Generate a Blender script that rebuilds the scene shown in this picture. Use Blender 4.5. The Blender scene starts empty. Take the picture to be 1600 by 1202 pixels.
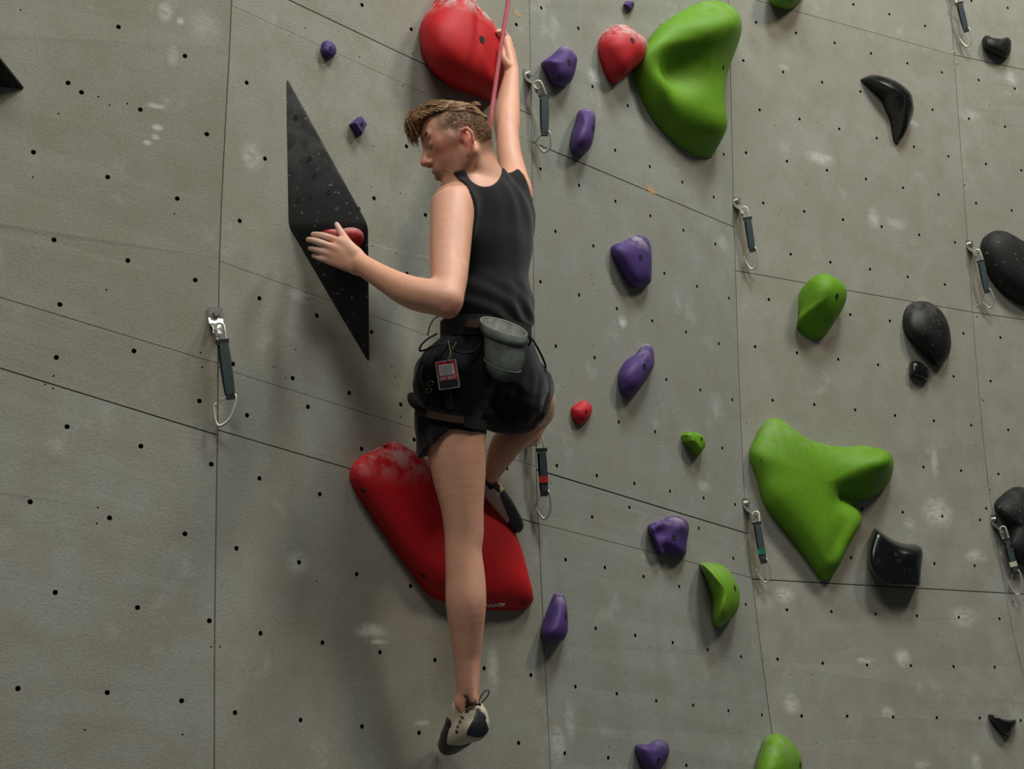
import bpy, bmesh, math, random
import numpy as np
from mathutils import Vector, Matrix
from mathutils.bvhtree import BVHTree

random.seed(7); np.random.seed(7)
scene = bpy.context.scene
COL = scene.collection

# ------------------------------------------------------------------ camera
W_PX, H_PX, F_PX = 1600.0, 1202.0, 2400.0
CAM = np.array([0.0, 0.0, 1.6])
PITCH, ROLL = math.radians(12.8), math.radians(-1.2)
FWD = np.array([0, math.cos(PITCH), math.sin(PITCH)])
_r0 = np.array([1.0, 0, 0]); _u0 = np.array([0, -math.sin(PITCH), math.cos(PITCH)])
RGT = math.cos(ROLL) * _r0 + math.sin(ROLL) * _u0
UPV = -math.sin(ROLL) * _r0 + math.cos(ROLL) * _u0
cam_data = bpy.data.cameras.new('camera'); cam_data.sensor_fit = 'HORIZONTAL'
cam_data.sensor_width = 36.0; cam_data.lens = 36.0 * F_PX / W_PX
cam_data.clip_start = 0.05; cam_data.clip_end = 100
cam = bpy.data.objects.new('camera', cam_data); COL.objects.link(cam)
M = Matrix.Identity(4)
for i in range(3):
    M[i][0] = RGT[i]; M[i][1] = UPV[i]; M[i][2] = -FWD[i]; M[i][3] = CAM[i]
cam.matrix_world = M
scene.camera = cam

# ------------------------------------------------------------------ light
world = bpy.data.worlds.new('gym_air'); scene.world = world; world.use_nodes = True
bg = world.node_tree.nodes['Background']
bg.inputs[0].default_value = (0.80, 0.92, 1.0, 1); bg.inputs[1].default_value = 0.05

def area_light(name, loc, aim, size, power, color):
    d = bpy.data.lights.new(name, 'AREA'); d.shape = 'RECTANGLE'
    d.size, d.size_y = size; d.energy = power; d.color = color
    o = bpy.data.objects.new(name, d); COL.objects.link(o)
    o.location = loc
    o.rotation_euler = (Vector(aim) - Vector(loc)).to_track_quat('-Z', 'Y').to_euler()
    return o
area_light('ceiling_light_warm', (4.4, 3.0, 7.4), (0.5, 4.4, 2.2), (1.0, 1.0), 185, (1.0, 0.89, 0.74))
area_light('ceiling_light_cool', (1.9, 2.3, 8.2), (0.4, 4.4, 2.2), (1.2, 1.2), 290, (0.86, 0.96, 1.0))
area_light('ceiling_light_row', (-0.6, -1.6, 8.2), (-0.2, 4.2, 2.0), (4.0, 1.5), 340, (1.0, 0.96, 0.90))
scene.view_settings.view_transform = 'Standard'
scene.view_settings.look = 'None'
scene.view_settings.gamma = 1.0
scene.view_settings.use_curve_mapping = False
scene.view_settings.exposure = -0.30

# ------------------------------------------------------------------ pixel helpers
def ray(px, py):
    d = FWD + (px - W_PX / 2) / F_PX * RGT - (py - H_PX / 2) / F_PX * UPV
    return d
def P(px, py, Y):
    """point on the pixel's ray at world depth Y"""
    d = ray(px, py)
    return CAM + d * ((Y - CAM[1]) / d[1])
def proj(p):
    q = np.asarray(p, float) - CAM
    z = q @ FWD
    return np.stack([W_PX / 2 + F_PX * (q @ RGT) / z, H_PX / 2 - F_PX * (q @ UPV) / z], -1)
def mpp(p):
    """metres per pixel at a point"""
    return float(((np.asarray(p) - CAM) @ FWD) / F_PX)
def norm(v):
    v = np.asarray(v, float); return v / np.linalg.norm(v)

# ------------------------------------------------------------------ object helpers
def link(name, me, mat=None, parent=None, smooth=True, loc=None):
    o = bpy.data.objects.new(name, me); COL.objects.link(o)
    if mat is not None:
        me.materials.clear(); me.materials.append(mat)
    if smooth and len(me.polygons):
        me.polygons.foreach_set('use_smooth', [True] * len(me.polygons))
    if loc is not None: o.location = loc
    if parent is not None:
        o.parent = parent
        o.matrix_parent_inverse = Matrix.Translation(-Vector(parent.location))
    return o
def mesh_from(verts, faces, name='mesh', org=None):
    v = np.asarray(verts, float)
    if org is not None: v = v - np.asarray(org)
    me = bpy.data.meshes.new(name)
    me.from_pydata([tuple(x) for x in v], [], [tuple(int(i) for i in f) for f in faces])
    me.update()
    return me
def build(name, verts, faces, mat, parent=None, smooth=True, org=None):
    """a mesh object whose origin is at org (world coordinates given)"""
    if org is None: org = np.mean(np.asarray(verts, float), axis=0)
    return link(name, mesh_from(verts, faces, name, org), mat, parent, smooth, Vector(org))
def empty(name, loc, label=None, cat=None, group=None):
    o = bpy.data.objects.new(name, None); COL.objects.link(o); o.location = Vector(loc)
    o.empty_display_size = 0.05
    if label: tag(o, label, cat, group)
    return o
def tag(o, label, cat, group=None):
    o['label'] = label; o['category'] = cat
    if group: o['group'] = group
    return o
def autosmooth(o, ang=35):
    me = o.data
    bm = bmesh.new(); bm.from_mesh(me)
    for e in bm.edges:
        e.smooth = not (len(e.link_faces) == 2 and e.calc_face_angle(0) > math.radians(ang))
    bm.to_mesh(me); bm.free()
def fix_normals(me):
    bm = bmesh.new(); bm.from_mesh(me)
    bmesh.ops.recalc_face_normals(bm, faces=bm.faces)
    bm.to_mesh(me); bm.free()
def catmull(pts, n, closed=True):
    pts = [np.asarray(p, float) for p in pts]; m = len(pts); out = []
    seg = m if closed else m - 1
    for i in range(seg):
        if closed:
            p0, p1, p2, p3 = pts[i - 1], pts[i], pts[(i + 1) % m], pts[(i + 2) % m]
        else:
            p0, p1, p2, p3 = pts[max(i - 1, 0)], pts[i], pts[i + 1], pts[min(i + 2, m - 1)]
        for k in range(n):
            t = k / n
            out.append(0.5 * (2 * p1 + (p2 - p0) * t + (2 * p0 - 5 * p1 + 4 * p2 - p3) * t * t + (3 * p1 - p0 - 3 * p2 + p3) * t ** 3))
    if not closed: out.append(pts[-1])
    return np.array(out)
def resample(pts, n):
    pts = np.asarray(pts); q = np.vstack([pts, pts[:1]])
    d = np.r_[0, np.cumsum(np.linalg.norm(np.diff(q, axis=0), axis=1))]
    s = np.linspace(0, d[-1], n, endpoint=False)
    return np.stack([np.interp(s, d, q[:, k]) for k in range(q.shape[1])], 1)
def tube(pts, r, sides=8, closed=False, flat=None):
    """verts, faces of a tube along 3-D points; r scalar or list"""
    pts = np.asarray(pts, float); n = len(pts)
    rr = np.full(n, r) if np.isscalar(r) else np.asarray(r, float)
    V, Fc = [], []
    ref = None
    for i in range(n):
        if closed: t = pts[(i + 1) % n] - pts[i - 1]
        else: t = pts[min(i + 1, n - 1)] - pts[max(i - 1, 0)]
        t = norm(t)
        if ref is None:
            a = np.array([0, 0, 1.0]) if abs(t[2]) < 0.9 else np.array([1.0, 0, 0])
            ref = norm(np.cross(t, a))
        ref = norm(ref - t * (ref @ t)); bi = np.cross(t, ref)
        for k in range(sides):
            a = 2 * math.pi * k / sides
            V.append(pts[i] + rr[i] * (math.cos(a) * ref + math.sin(a) * bi))
    m = n if closed else n - 1
    for i in range(m):
        j = (i + 1) % n
        for k in range(sides):
            k2 = (k + 1) % sides
            Fc.append((i * sides + k, i * sides + k2, j * sides + k2, j * sides + k))
    if not closed:
        Fc.append(tuple(range(sides - 1, -1, -1))); Fc.append(tuple((n - 1) * sides + k for k in range(sides)))
    return V, Fc
def merge(parts):
    V, Fc = [], []
    for v, f in parts:
        o = len(V); V += list(v); Fc += [tuple(i + o for i in q) for q in f]
    return V, Fc
def box_frame(c, ax, half):
    """box with centre c, axes ax (3 rows), half sizes"""
    V = []
    for sx in (-1, 1):
        for sy in (-1, 1):
            for sz in (-1, 1):
                V.append(c + sx * half[0] * ax[0] + sy * half[1] * ax[1] + sz * half[2] * ax[2])
    Fc = [(0, 1, 3, 2), (4, 6, 7, 5), (0, 4, 5, 1), (2, 3, 7, 6), (0, 2, 6, 4), (1, 5, 7, 3)]
    return V, Fc

# ------------------------------------------------------------------ materials
def srgb(r, g, b):
    f = lambda c: ((c / 255 + 0.055) / 1.055) ** 2.4 if c / 255 > 0.04045 else c / 255 / 12.92
    return (f(r), f(g), f(b), 1.0)
class NT:
    def __init__(self, name):
        self.m = bpy.data.materials.new(name); self.m.use_nodes = True
        self.t = self.m.node_tree; self.n = self.t.nodes; self.b = self.n['Principled BSDF']
    def node(self, typ, **kw):
        x = self.n.new(typ)
        for k, v in kw.items(): setattr(x, k, v)
        return x
    def link(self, a, b): self.t.links.new(a, b)
    def noise(self, vec, scale, detail=3, rough=0.55):
        x = self.node('ShaderNodeTexNoise'); x.inputs['Scale'].default_value = scale
        x.inputs['Detail'].default_value = detail; x.inputs['Roughness'].default_value = rough
        if vec is not None: self.link(vec, x.inputs['Vector'])
        return x.outputs['Fac']
    def ramp(self, fac, lo, hi, a=0.0, b=1.0):
        x = self.node('ShaderNodeMapRange'); x.clamp = True; x.interpolation_type = 'SMOOTHSTEP'
        x.inputs['From Min'].default_value = lo; x.inputs['From Max'].default_value = hi
        x.inputs['To Min'].default_value = a; x.inputs['To Max'].default_value = b
        self.link(fac, x.inputs['Value']); return x.outputs['Result']
    def math(self, op, a, b=None):
        x = self.node('ShaderNodeMath', operation=op)
        for i, v in enumerate((a, b)):
            if v is None: continue
            if isinstance(v, (int, float)): x.inputs[i].default_value = v
            else: self.link(v, x.inputs[i])
        return x.outputs[0]
    def mix(self, fac, a, b, blend='MIX'):
        x = self.node('ShaderNodeMix', data_type='RGBA', blend_type=blend)
        for s, v in ((x.inputs[0], fac), (x.inputs[6], a), (x.inputs[7], b)):
            if isinstance(v, (int, float)): s.default_value = v
            elif isinstance(v, tuple): s.default_value = v
            else: self.link(v, s)
        return x.outputs[2]
    def bump(self, h, strength, dist):
        x = self.node('ShaderNodeBump'); x.inputs['Strength'].default_value = strength
        x.inputs['Distance'].default_value = dist
        self.link(h, x.inputs['Height']); self.link(x.outputs[0], self.b.inputs['Normal'])
    def pos(self): return self.node('ShaderNodeNewGeometry').outputs['Position']
    def obj(self): return self.node('ShaderNodeTexCoord').outputs['Object']
    def set(self, **kw):
        for k, v in kw.items(): self.b.inputs[k.replace('_', ' ')].default_value = v
        return self
def simple(name, col, rough=0.6, metal=0.0, var=0.12, scale=60, bump=0.0, spec=0.5):
    t = NT(name); c = srgb(*col); t.set(Roughness=rough, Metallic=metal)
    t.b.inputs['Specular IOR Level'].default_value = spec
    n = t.noise(t.pos(), scale)
    dk = tuple(x * (1 - var * 1.6) for x in c[:3]) + (1,); lt = tuple(min(1, x * (1 + var)) for x in c[:3]) + (1,)
    t.link(t.mix(n, dk, lt), t.b.inputs['Base Color'])
    if bump: t.bump(t.noise(t.pos(), scale * 6), bump, 0.002)
    return t.m
def hold_mat(name, col, rough=0.62, chalk=0.0, zlo=0.0, zhi=0.1, spec=0.4, speck=0.0):
    """moulded resin: fine grain, chalk dust rubbed on the upper rim between local heights zlo and zhi"""
    t = NT(name); c = srgb(*col); t.set(Roughness=rough); t.b.inputs['Specular IOR Level'].default_value = spec
    p = t.obj()
    n = t.noise(p, 55, 4)
    base = t.mix(n, tuple(x * 0.78 for x in c[:3]) + (1,), tuple(min(1, x * 1.1) for x in c[:3]) + (1,))
    if chalk > 0 or speck > 0:
        sep = t.node('ShaderNodeSeparateXYZ'); t.link(p, sep.inputs[0])
        m = t.math('MULTIPLY', t.ramp(sep.outputs[2], zlo, zhi), t.ramp(t.noise(p, 24, 5, 0.65), 0.40, 0.62))
        m = t.math('MULTIPLY', m, chalk)
        if speck > 0:
            s = t.math('MULTIPLY', t.ramp(t.noise(p, 70, 2, 0.5), 0.66, 0.74), speck)
            m = t.math('MAXIMUM', m, s)
        base = t.mix(m, base, srgb(196, 186, 178))
    t.link(base, t.b.inputs['Base Color'])
    t.bump(t.noise(p, 420, 2), 0.25, 0.0015)
    return t.m
# ------------------------------------------------------------------ the wall
SEAM_A = [(372, -420), (362, 0), (352, 200), (343, 408), (340, 680), (336, 950), (335, 1202), (334, 1950)]
SEAM_B = [(818, -420), (827, 0), (831, 225), (838, 735), (842, 830), (850, 1000), (860, 1202), (897, 1950)]
SEAM_C = [(1124, -420), (1138, 0), (1147, 350), (1155, 600), (1165, 800), (1182, 960), (1206, 1145), (1215, 1202), (1332, 1950)]
SEAM_D = [(1452, -420), (1485, 0), (1493, 120), (1512, 380), (1525, 560), (1542, 740), (1560, 860), (1577, 960), (1600, 1060), (1640, 1202), (1820, 1950)]
SEAM_0 = [(-330, -420), (-345, 600), (-365, 1202), (-380, 1950)]
SEAM_E = [(1960, -420), (2010, 600), (2075, 1202), (2180, 1950)]
SEAMS = [SEAM_0, SEAM_A, SEAM_B, SEAM_C, SEAM_D, SEAM_E]
SEAM_Y = [3.24, 3.65, 4.40, 5.29, 5.94, 6.80]
DENSE = [catmull(sm, 12, False) for sm in SEAMS]
def seam_pt(k, y):
    ys = DENSE[k][:, 1]; xs = DENSE[k][:, 0]
    return P(float(np.interp(y, ys, xs)), y, SEAM_Y[k])
# horizontal joints per strip: (pixel height at left seam, at right seam)
JOINTS = [
    [(361, 568, 0.0010), (470, 680, 0.0016)],
    [(-42, 180, 0.0017), (8, 222, 0.0005), (408, 584, 0.0006), (574, 729, 0.0007), (672, 819, 0.0015)],
    [(222, 355, 0.0018), (734, 834, 0.0022), (818, 903, 0.0009)],
    [(-12, 86, 0.0010), (423, 488, 0.0014), (905, 927, 0.0018)],
    [(86, 190, 0.0014), (488, 560, 0.0014), (927, 950, 0.0016)],
]
TOPY = -420
def foot_px(k):
    lo, hi = 1202.0, 4000.0
    for _ in range(40):
        m = (lo + hi) / 2
        if seam_pt(k, m)[2] > 0.005: lo = m
        else: hi = m
    return lo
BOTY = [foot_px(k) for k in range(6)]
def panel_grid(s, jt, jb, n=None):
    """front points of a panel, left and right columns from top joint to bottom joint"""
    if n is None: n = max(6, int((jb[0] - jt[0]) / 60))
    Lp = np.array([seam_pt(s, y) for y in np.linspace(jt[0], jb[0], n)])
    Rp = np.array([seam_pt(s + 1, y) for y in np.linspace(jt[1], jb[1], n)])
    return Lp, Rp
PANELS, PANEL_GAP = [], []
for s in range(5):
    js = [(TOPY, TOPY, 0.0017)] + JOINTS[s] + [(BOTY[s], BOTY[s + 1], 0.0017)]
    for a, b in zip(js[:-1], js[1:]):
        PANELS.append((s,) + panel_grid(s, a, b)); PANEL_GAP.append((a[2], b[2]))
# measuring surface (not an object): the ideal wall without gaps
_v, _f = [], []
for s, Lp, Rp in PANELS:
    o = len(_v)
    for l, r in zip(Lp, Rp): _v += [l, r]
    for i in range(len(Lp) - 1): _f.append((o + 2 * i, o + 2 * i + 1, o + 2 * i + 3, o + 2 * i + 2))
WALL_BVH = BVHTree.FromPolygons([Vector(x) for x in _v], _f)
def wall_hit(px, py):
    for dx in (0, 0.7, -0.7, 1.5, -1.5):
        d = norm(ray(px + dx, py + dx * 0.5)); h = WALL_BVH.ray_cast(Vector(CAM), Vector(d))
        if h[0] is not None: break
    p = np.array(h[0]); n = np.array(h[1])
    if n @ d > 0: n = -n
    return p, n
def wall_frame(px, py):
    p, n = wall_hit(px, py)
    v = norm(np.array([0, 0, 1.0]) - n * n[2]); u = np.cross(v, n)
    if u @ RGT < 0: u = -u
    return p, u, v, n

# bolt-hole pixels, read off tile by tile (tile origin, then coordinates at 2.862 px per pixel)
TILES = {
 (0, 0): ([(530,120),(827,250),(305,370),(628,490),(925,600),(150,680),(482,792),(793,888),(242,1072),(572,1165),(1103,370),(1185,710),(1072,988),(365,412)],
          [(92,44),(490,470),(570,463),(148,792),(780,956),(262,508),(440,432)]),
 (420, 0): ([(417,22),(637,131),(485,322),(700,423),(14,115),(615,655),(470,887),(700,962),(1107,110)],
          [(598,385),(405,255),(163,124),(215,55),(467,655),(457,835),(588,865),(780,393),(645,240),(463,1100),(570,1133)]),
 (820, 0): ([(240,126),(304,387),(462,472),(74,35),(405,672),(560,745),(705,815),(845,882),(70,756),(243,829),(406,900),(562,965),(710,1030),(852,1092),(137,1035),(307,1100),(977,271),(1155,322),(1034,100),(1050,492),(989,683),(1172,721),(1066,908),(1003,1105),(1189,1137),(890,690)],
          [(605,110),(1007,152),(232,145),(384,536),(388,880)]),
 (1180, 0): ([(439,20),(600,64),(760,116),(1130,35),(182,147),(355,192),(518,239),(680,283),(835,324),(1000,358),(1162,396),(125,322),(299,368),(470,410),(793,491),(956,531),(1118,567),(198,533),(375,577),(543,618),(710,657),(864,699),(1032,734),(1190,762),(142,722),(321,762),(495,801),(661,840),(820,871),(988,909),(1148,941),(36,908),(219,946),(392,983),(565,1014),(733,1051),(893,1084),(159,1137),(336,1173),(967,3)],
          [(437,98),(1050,470),(330,484),(86,562),(274,549),(230,824),(105,960),(475,1013)]),
 (0, 400): ([(873,108),(268,217),(1160,190),(252,454),(599,425),(752,410),(1042,483),(892,649),(1105,713),(300,764),(630,851),(945,932),(135,1100),(490,1172),(1160,995)],
          [(477,152),(240,537),(238,592),(202,575),(897,433),(905,498),(437,1126),(433,1197),(960,738),(1013,540)]),
 (420, 400): ([(215,267),(460,340),(107,547),(360,613),(175,675),(590,665),(650,822),(415,863),(228,1066),(618,80),(1065,950)],
          [(550,495),(567,540),(22,497),(75,547),(120,420),(590,720)]),
 (820, 400): ([(70,116),(243,175),(412,236),(570,291),(721,341),(868,393),(139,404),(312,455),(633,553),(785,600),(928,644),(420,743),(582,787),(883,860),(143,938),(321,983),(489,1018),(648,1053),(799,1083),(301,1168),(468,1125),(625,78),(770,136),(913,189),(940,1112),(1091,195),(1030,406),(1108,646)],
          [(327,158),(525,287),(991,747),(117,1016),(393,125),(305,128),(640,580),(300,83),(305,402),(172,588),(595,660),(685,697)]),
 (1180, 400): ([(513,60),(682,94),(848,128),(60,197),(425,263),(602,291),(931,347),(1097,365),(187,434),(371,463),(549,487),(887,539),(1053,560),(264,665),(447,689),(625,714),(799,738),(966,757),(1132,778),(753,945),(921,961),(1088,976),(478,1132),(659,1147),(836,1165),(1033,1130)],
          [(883,800),(985,848),(855,523),(1018,157),(1024,1035)]),
 (0, 782): ([(827,150),(1057,215),(247,412),(615,480),(936,539),(1165,595),(80,842),(480,860),(812,897),(1051,950)],
          [(943,655),(984,656),(380,1027),(817,1048)]),
 (420, 782): ([(135,278),(393,330),(634,383),(240,637),(497,680),(743,715),(963,752),(1172,782),(142,983),(417,1012),(672,1040),(1117,1086)],
          [(213,361)]),
 (820, 782): ([(182,266),(357,301),(530,342),(690,386),(778,125),(932,260),(316,573),(492,605),(659,637),(817,669),(967,700),(988,466),(226,834),(411,865),(587,897),(752,917),(910,942),(1060,960),(178,1132),(371,1152),(722,1186),(1066,232),(1172,490),(1130,711)],
          [(376,1105),(555,655),(570,662),(451,775)]),
 (1180, 782): ([(428,257),(801,283),(981,293),(340,498),(538,508),(723,517),(910,523),(1092,530),(302,729),(500,737),(696,740),(887,744),(1071,747),(207,965),(410,966),(615,970),(810,973),(1003,974),(1187,985),(1005,88)],
          [(153,780),(252,780),(274,1086),(885,1105),(811,603),(838,655),(28,415)]),
}
HOLES = []
for (ox, oy), (big, small) in TILES.items():
    for lst, r in ((big, 0.0062), (small, 0.0024)):
        for x, y in lst:
            q = (ox + x / 2.862, oy + y / 2.862)
            if all(math.hypot(q[0] - h[0], q[1] - h[1]) > 11 for h in HOLES): HOLES.append(q + (r,))

CHALK = [(245,165,16,6,.6),(246,199,9,6,.9),(243,214,7,5,.8),(230,223,7,5,.7),(258,18,12,20,.5),(282,33,6,7,.6),(320,40,26,26,.25),(270,88,9,22,.35),
 (393,245,16,26,.4),(578,986,24,14,.85),(588,1003,18,5,.8),(472,463,18,14,.5),(660,1130,14,5,.5),(770,1045,10,40,.4),(872,1160,14,36,.45),(973,503,8,11,.8),
 (930,120,15,14,.6),(1282,247,28,12,.5),(1365,340,12,18,.5),(1400,350,20,10,.3),(1460,720,9,28,.4),(1465,800,30,30,.55),(1420,818,12,10,.4),(1525,868,24,12,.5),
 (1505,965,28,18,.5),(1410,1028,15,15,.7),(1352,1033,22,6,.5),(1236,1100,16,18,.5),(1225,930,20,14,.5),(1387,1113,12,9,.5),(1100,760,14,9,.45),(1580,122,12,14,.5),
 (1425,192,14,6,.4),(1225,105,10,5,.5),(1515,180,22,12,.3),(465,880,17,22,.4),(1012,870,14,6,.3),(1440,1195,16,8,.5),(1525,1190,10,16,.5),(1130,380,12,14,.35),(890,1130,10,40,.3)]
DIRT_AND_SHADE = [(1110,940,16,40,.5),(1245,60,30,35,.30),(1180,70,16,22,.3),(1250,520,28,30,.35),(1325,950,40,30,.30),(1250,820,40,40,.25),(1175,860,14,60,.45),(1495,60,10,45,.4),
 (332,600,16,60,.35),(560,540,60,140,.22),(440,560,20,120,.2),(630,620,40,120,.22),(700,1185,30,30,.35),(1160,380,12,50,.35),(1525,450,14,40,.3),(842,790,12,50,.35)]  # brown blotches: grime, plus cast shadows of holds and climber painted in
def wall_material():
    t = NT('wall_grey_texture_paint'); p = t.pos()
    big = t.noise(p, 1.6, 3); mid = t.noise(p, 9, 4, 0.6); fine = t.noise(p, 170, 2, 0.6); spk = t.noise(p, 420, 2, 0.6)
    c = t.mix(t.ramp(big, 0.3, 0.7), srgb(143, 143, 133), srgb(154, 155, 147))
    c = t.mix(t.ramp(mid, 0.25, 0.8), c, srgb(140, 136, 122))
    c = t.mix(t.math('MULTIPLY', t.ramp(fine, 0.35, 0.75), 0.30), c, srgb(112, 110, 100))
    c = t.mix(t.math('MULTIPLY', t.ramp(spk, 0.45, 0.75), 0.25), c, srgb(176, 176, 168))
    def blobs(lst):
        acc = None
        for (x, y, rx, ry, s) in lst:
            q, u, v, n = wall_frame(x, y); k = mpp(q)
            m = t.node('ShaderNodeMapping', vector_type='TEXTURE')
            m.inputs['Location'].default_value = q
            m.inputs['Rotation'].default_value = (0, 0, math.atan2(u[1], u[0]))
            m.inputs['Scale'].default_value = (rx * k / max(0.4, abs(u @ RGT)), 0.5, ry * k)
            t.link(p, m.inputs['Vector'])
            ln = t.node('ShaderNodeVectorMath', operation='LENGTH'); t.link(m.outputs[0], ln.inputs[0])
            r = t.ramp(ln.outputs['Value'], 1.25, 0.2, 0.0, min(1.0, s * 1.3))
            acc = r if acc is None else t.math('MAXIMUM', acc, r)
        return acc
    dirt_and_shade = t.math('MULTIPLY', blobs(DIRT_AND_SHADE), t.ramp(t.noise(p, 7, 4, 0.6), 0.25, 0.7))
    c = t.mix(dirt_and_shade, c, srgb(98, 84, 64))
    streak = t.node('ShaderNodeMapping'); streak.inputs['Scale'].default_value = (26, 26, 60); t.link(p, streak.inputs[0])
    ch = t.math('MULTIPLY', blobs(CHALK), t.ramp(t.noise(streak.outputs[0], 1.0, 5, 0.7), 0.30, 0.58))
    gen = t.math('MULTIPLY', t.ramp(t.noise(p, 5.5, 5, 0.65), 0.58, 0.80), 0.40)
    c = t.mix(t.math('MAXIMUM', ch, gen), c, srgb(200, 200, 194))
    oi = t.node('ShaderNodeObjectInfo'); c = t.mix(1.0, c, oi.outputs['Color'], 'MULTIPLY')
    t.link(c, t.b.inputs['Base Color']); t.set(Roughness=0.82); t.b.inputs['Specular IOR Level'].default_value = 0.25
    h = t.math('ADD', t.math('MULTIPLY', fine, 0.7), t.math('MULTIPLY', spk, 0.5))
    t.bump(h, 0.42, 0.003)
    return t.m
MAT_WALL = wall_material()
MAT_HOLE = simple('hole_steel_shade', (26, 24, 22), 0.6, 0.0)  # inside of the bolt holes coloured dark to stand for their shade
MAT_BACK = simple('dark_plywood_backing', (52, 44, 36), 0.9)

wall = empty('wall_back', wall_hit(800, 1202)[0]); wall['kind'] = 'structure'
GAP, THK = 0.0017, 0.018
def solid_panel(Lp, Rp, gt, gb):
    n = len(Lp)
    V, Fc = [], []
    side = norm(Rp.mean(0) - Lp.mean(0)); down = norm(Lp[-1] - Lp[0])
    nrm = norm(np.cross(side, down))
    if nrm @ FWD < 0: nrm = -nrm                        # points away from the camera
    Lq = Lp + side * GAP; Rq = Rp - side * GAP
    dl = norm(Lp[-1] - Lp[0]); dr = norm(Rp[-1] - Rp[0])
    Lq[0] = Lq[0] + dl * gt; Lq[-1] = Lq[-1] - dl * gb; Rq[0] = Rq[0] + dr * gt; Rq[-1] = Rq[-1] - dr * gb
    for l, r in zip(Lq, Rq): V += [l, r, l + nrm * THK, r + nrm * THK]
    for i in range(n - 1):
        a, b = 4 * i, 4 * i + 4
        Fc += [(a, b, b + 1, a + 1), (a + 2, a + 3, b + 3, b + 2), (a, a + 2, b + 2, b), (a + 1, b + 1, b + 3, a + 3)]
    Fc += [(0, 1, 3, 2), (4 * n - 4, 4 * n - 2, 4 * n - 1, 4 * n - 3)]
    return V, Fc
hole_by_panel = {}
def in_panel(pt, Lp, Rp):
    q = np.vstack([Lp, Rp[::-1]])[:, [0, 2]]; x, z = pt[0], pt[2]; c = False
    for i in range(len(q)):
        x1, z1 = q[i - 1]; x2, z2 = q[i]
        if (z1 > z) != (z2 > z) and x < (x2 - x1) * (z - z1) / (z2 - z1) + x1: c = not c
    return c
def edge_gap(pt, Lp, Rp):
    q = np.vstack([Lp, Rp[::-1]]); best = 9.0
    for i in range(len(q)):
        a, b = q[i - 1], q[i]; d = b - a; t = np.clip((pt - a) @ d / (d @ d), 0, 1)
        best = min(best, np.linalg.norm(pt - a - t * d))
    return best
hole_data = []
for hx, hy, hr in HOLES:
    p, n = wall_hit(hx, hy)
    hole_data.append((p, n, hr))
def cutter(hs):
    V, Fc = [], []
    for p, n, r in hs:
        a = norm(np.cross(n, [0, 0, 1.0])); b = np.cross(n, a); o = len(V); N = 10 if r > 0.004 else 6
        for d in (0.01, -0.013):
            for k in range(N):
                th = 2 * math.pi * k / N
                V.append(p + n * d + r * (math.cos(th) * a + math.sin(th) * b))
        for k in range(N):
            k2 = (k + 1) % N
            Fc.append((o + k, o + N + k, o + N + k2, o + k2))
        Fc.append(tuple(o + k for k in range(N))); Fc.append(tuple(o + N + k for k in range(N - 1, -1, -1)))
    return V, Fc
TINT = [(0.95, 0.93, 0.86), (1.0, 0.985, 0.93), (0.97, 1.0, 0.985), (0.99, 0.975, 0.93), (0.98, 0.97, 0.94)]
for (s, Lp, Rp), (gt, gb) in zip(PANELS, PANEL_GAP):
    V, Fc = solid_panel(Lp, Rp, gt, gb)
    o = build('panel', V, Fc, MAT_WALL, wall, smooth=False)
    tn = np.array(TINT[s]) * random.uniform(0.97, 1.03)
    if s == 0 and Lp[-1][2] < 2.4: tn = np.array((0.97, 0.965, 0.93)) * 1.03      # smoother, paler sheet
    o.color = (tn[0], tn[1], tn[2], 1)
    fix_normals(o.data)
    hs = [h for h in hole_data if in_panel(h[0], Lp, Rp) and edge_gap(h[0], Lp, Rp) > h[2] + 0.003]
    if hs:
        CV, CF = cutter(hs)
        c = build('cutter', CV, CF, MAT_HOLE, None, smooth=False); fix_normals(c.data)
        o.data.materials.append(MAT_HOLE)
        m = o.modifiers.new('holes', 'BOOLEAN'); m.operation = 'DIFFERENCE'; m.object = c; m.solver = 'EXACT'
        m.material_mode = 'TRANSFER'
        bpy.context.view_layer.update()
        ev = o.evaluated_get(bpy.context.evaluated_depsgraph_get())
        me = bpy.data.meshes.new_from_object(ev)
        o.modifiers.clear()
        if len(me.polygons) > 20: o.data = me
        bpy.data.objects.remove(c)
# plywood behind the joints
_bv = [p + np.array([0, 0.035, 0]) for p in _v] + [p + np.array([0, 0.050, 0]) for p in _v]
_bf = list(_f) + [tuple(i + len(_v) for i in reversed(q)) for q in _f]
build('backing_board', _bv, _bf, MAT_BACK, wall, smooth=False)
# bare wood showing where paint chipped off
MAT_CHIP = simple('bare_wood_chip', (178, 146, 98), 0.85)
for (cx, cy, rx, ry) in ((1017, 296, 10, 5), (808, 21, 6, 4)):
    q, u, v, n = wall_frame(cx, cy); k = mpp(q); pts = []
    for a in range(12):
        th = a / 12 * 2 * math.pi; w = 1 + 0.25 * math.sin(3 * th + 1)
        pts.append(q + n * 0.0006 + u * math.cos(th) * rx * k * 1.5 * w + v * math.sin(th) * ry * k * w - v * math.cos(th) * 0.006)
    build('bare_wood_chip', pts, [tuple(range(12))], MAT_CHIP, wall, smooth=False)
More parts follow.
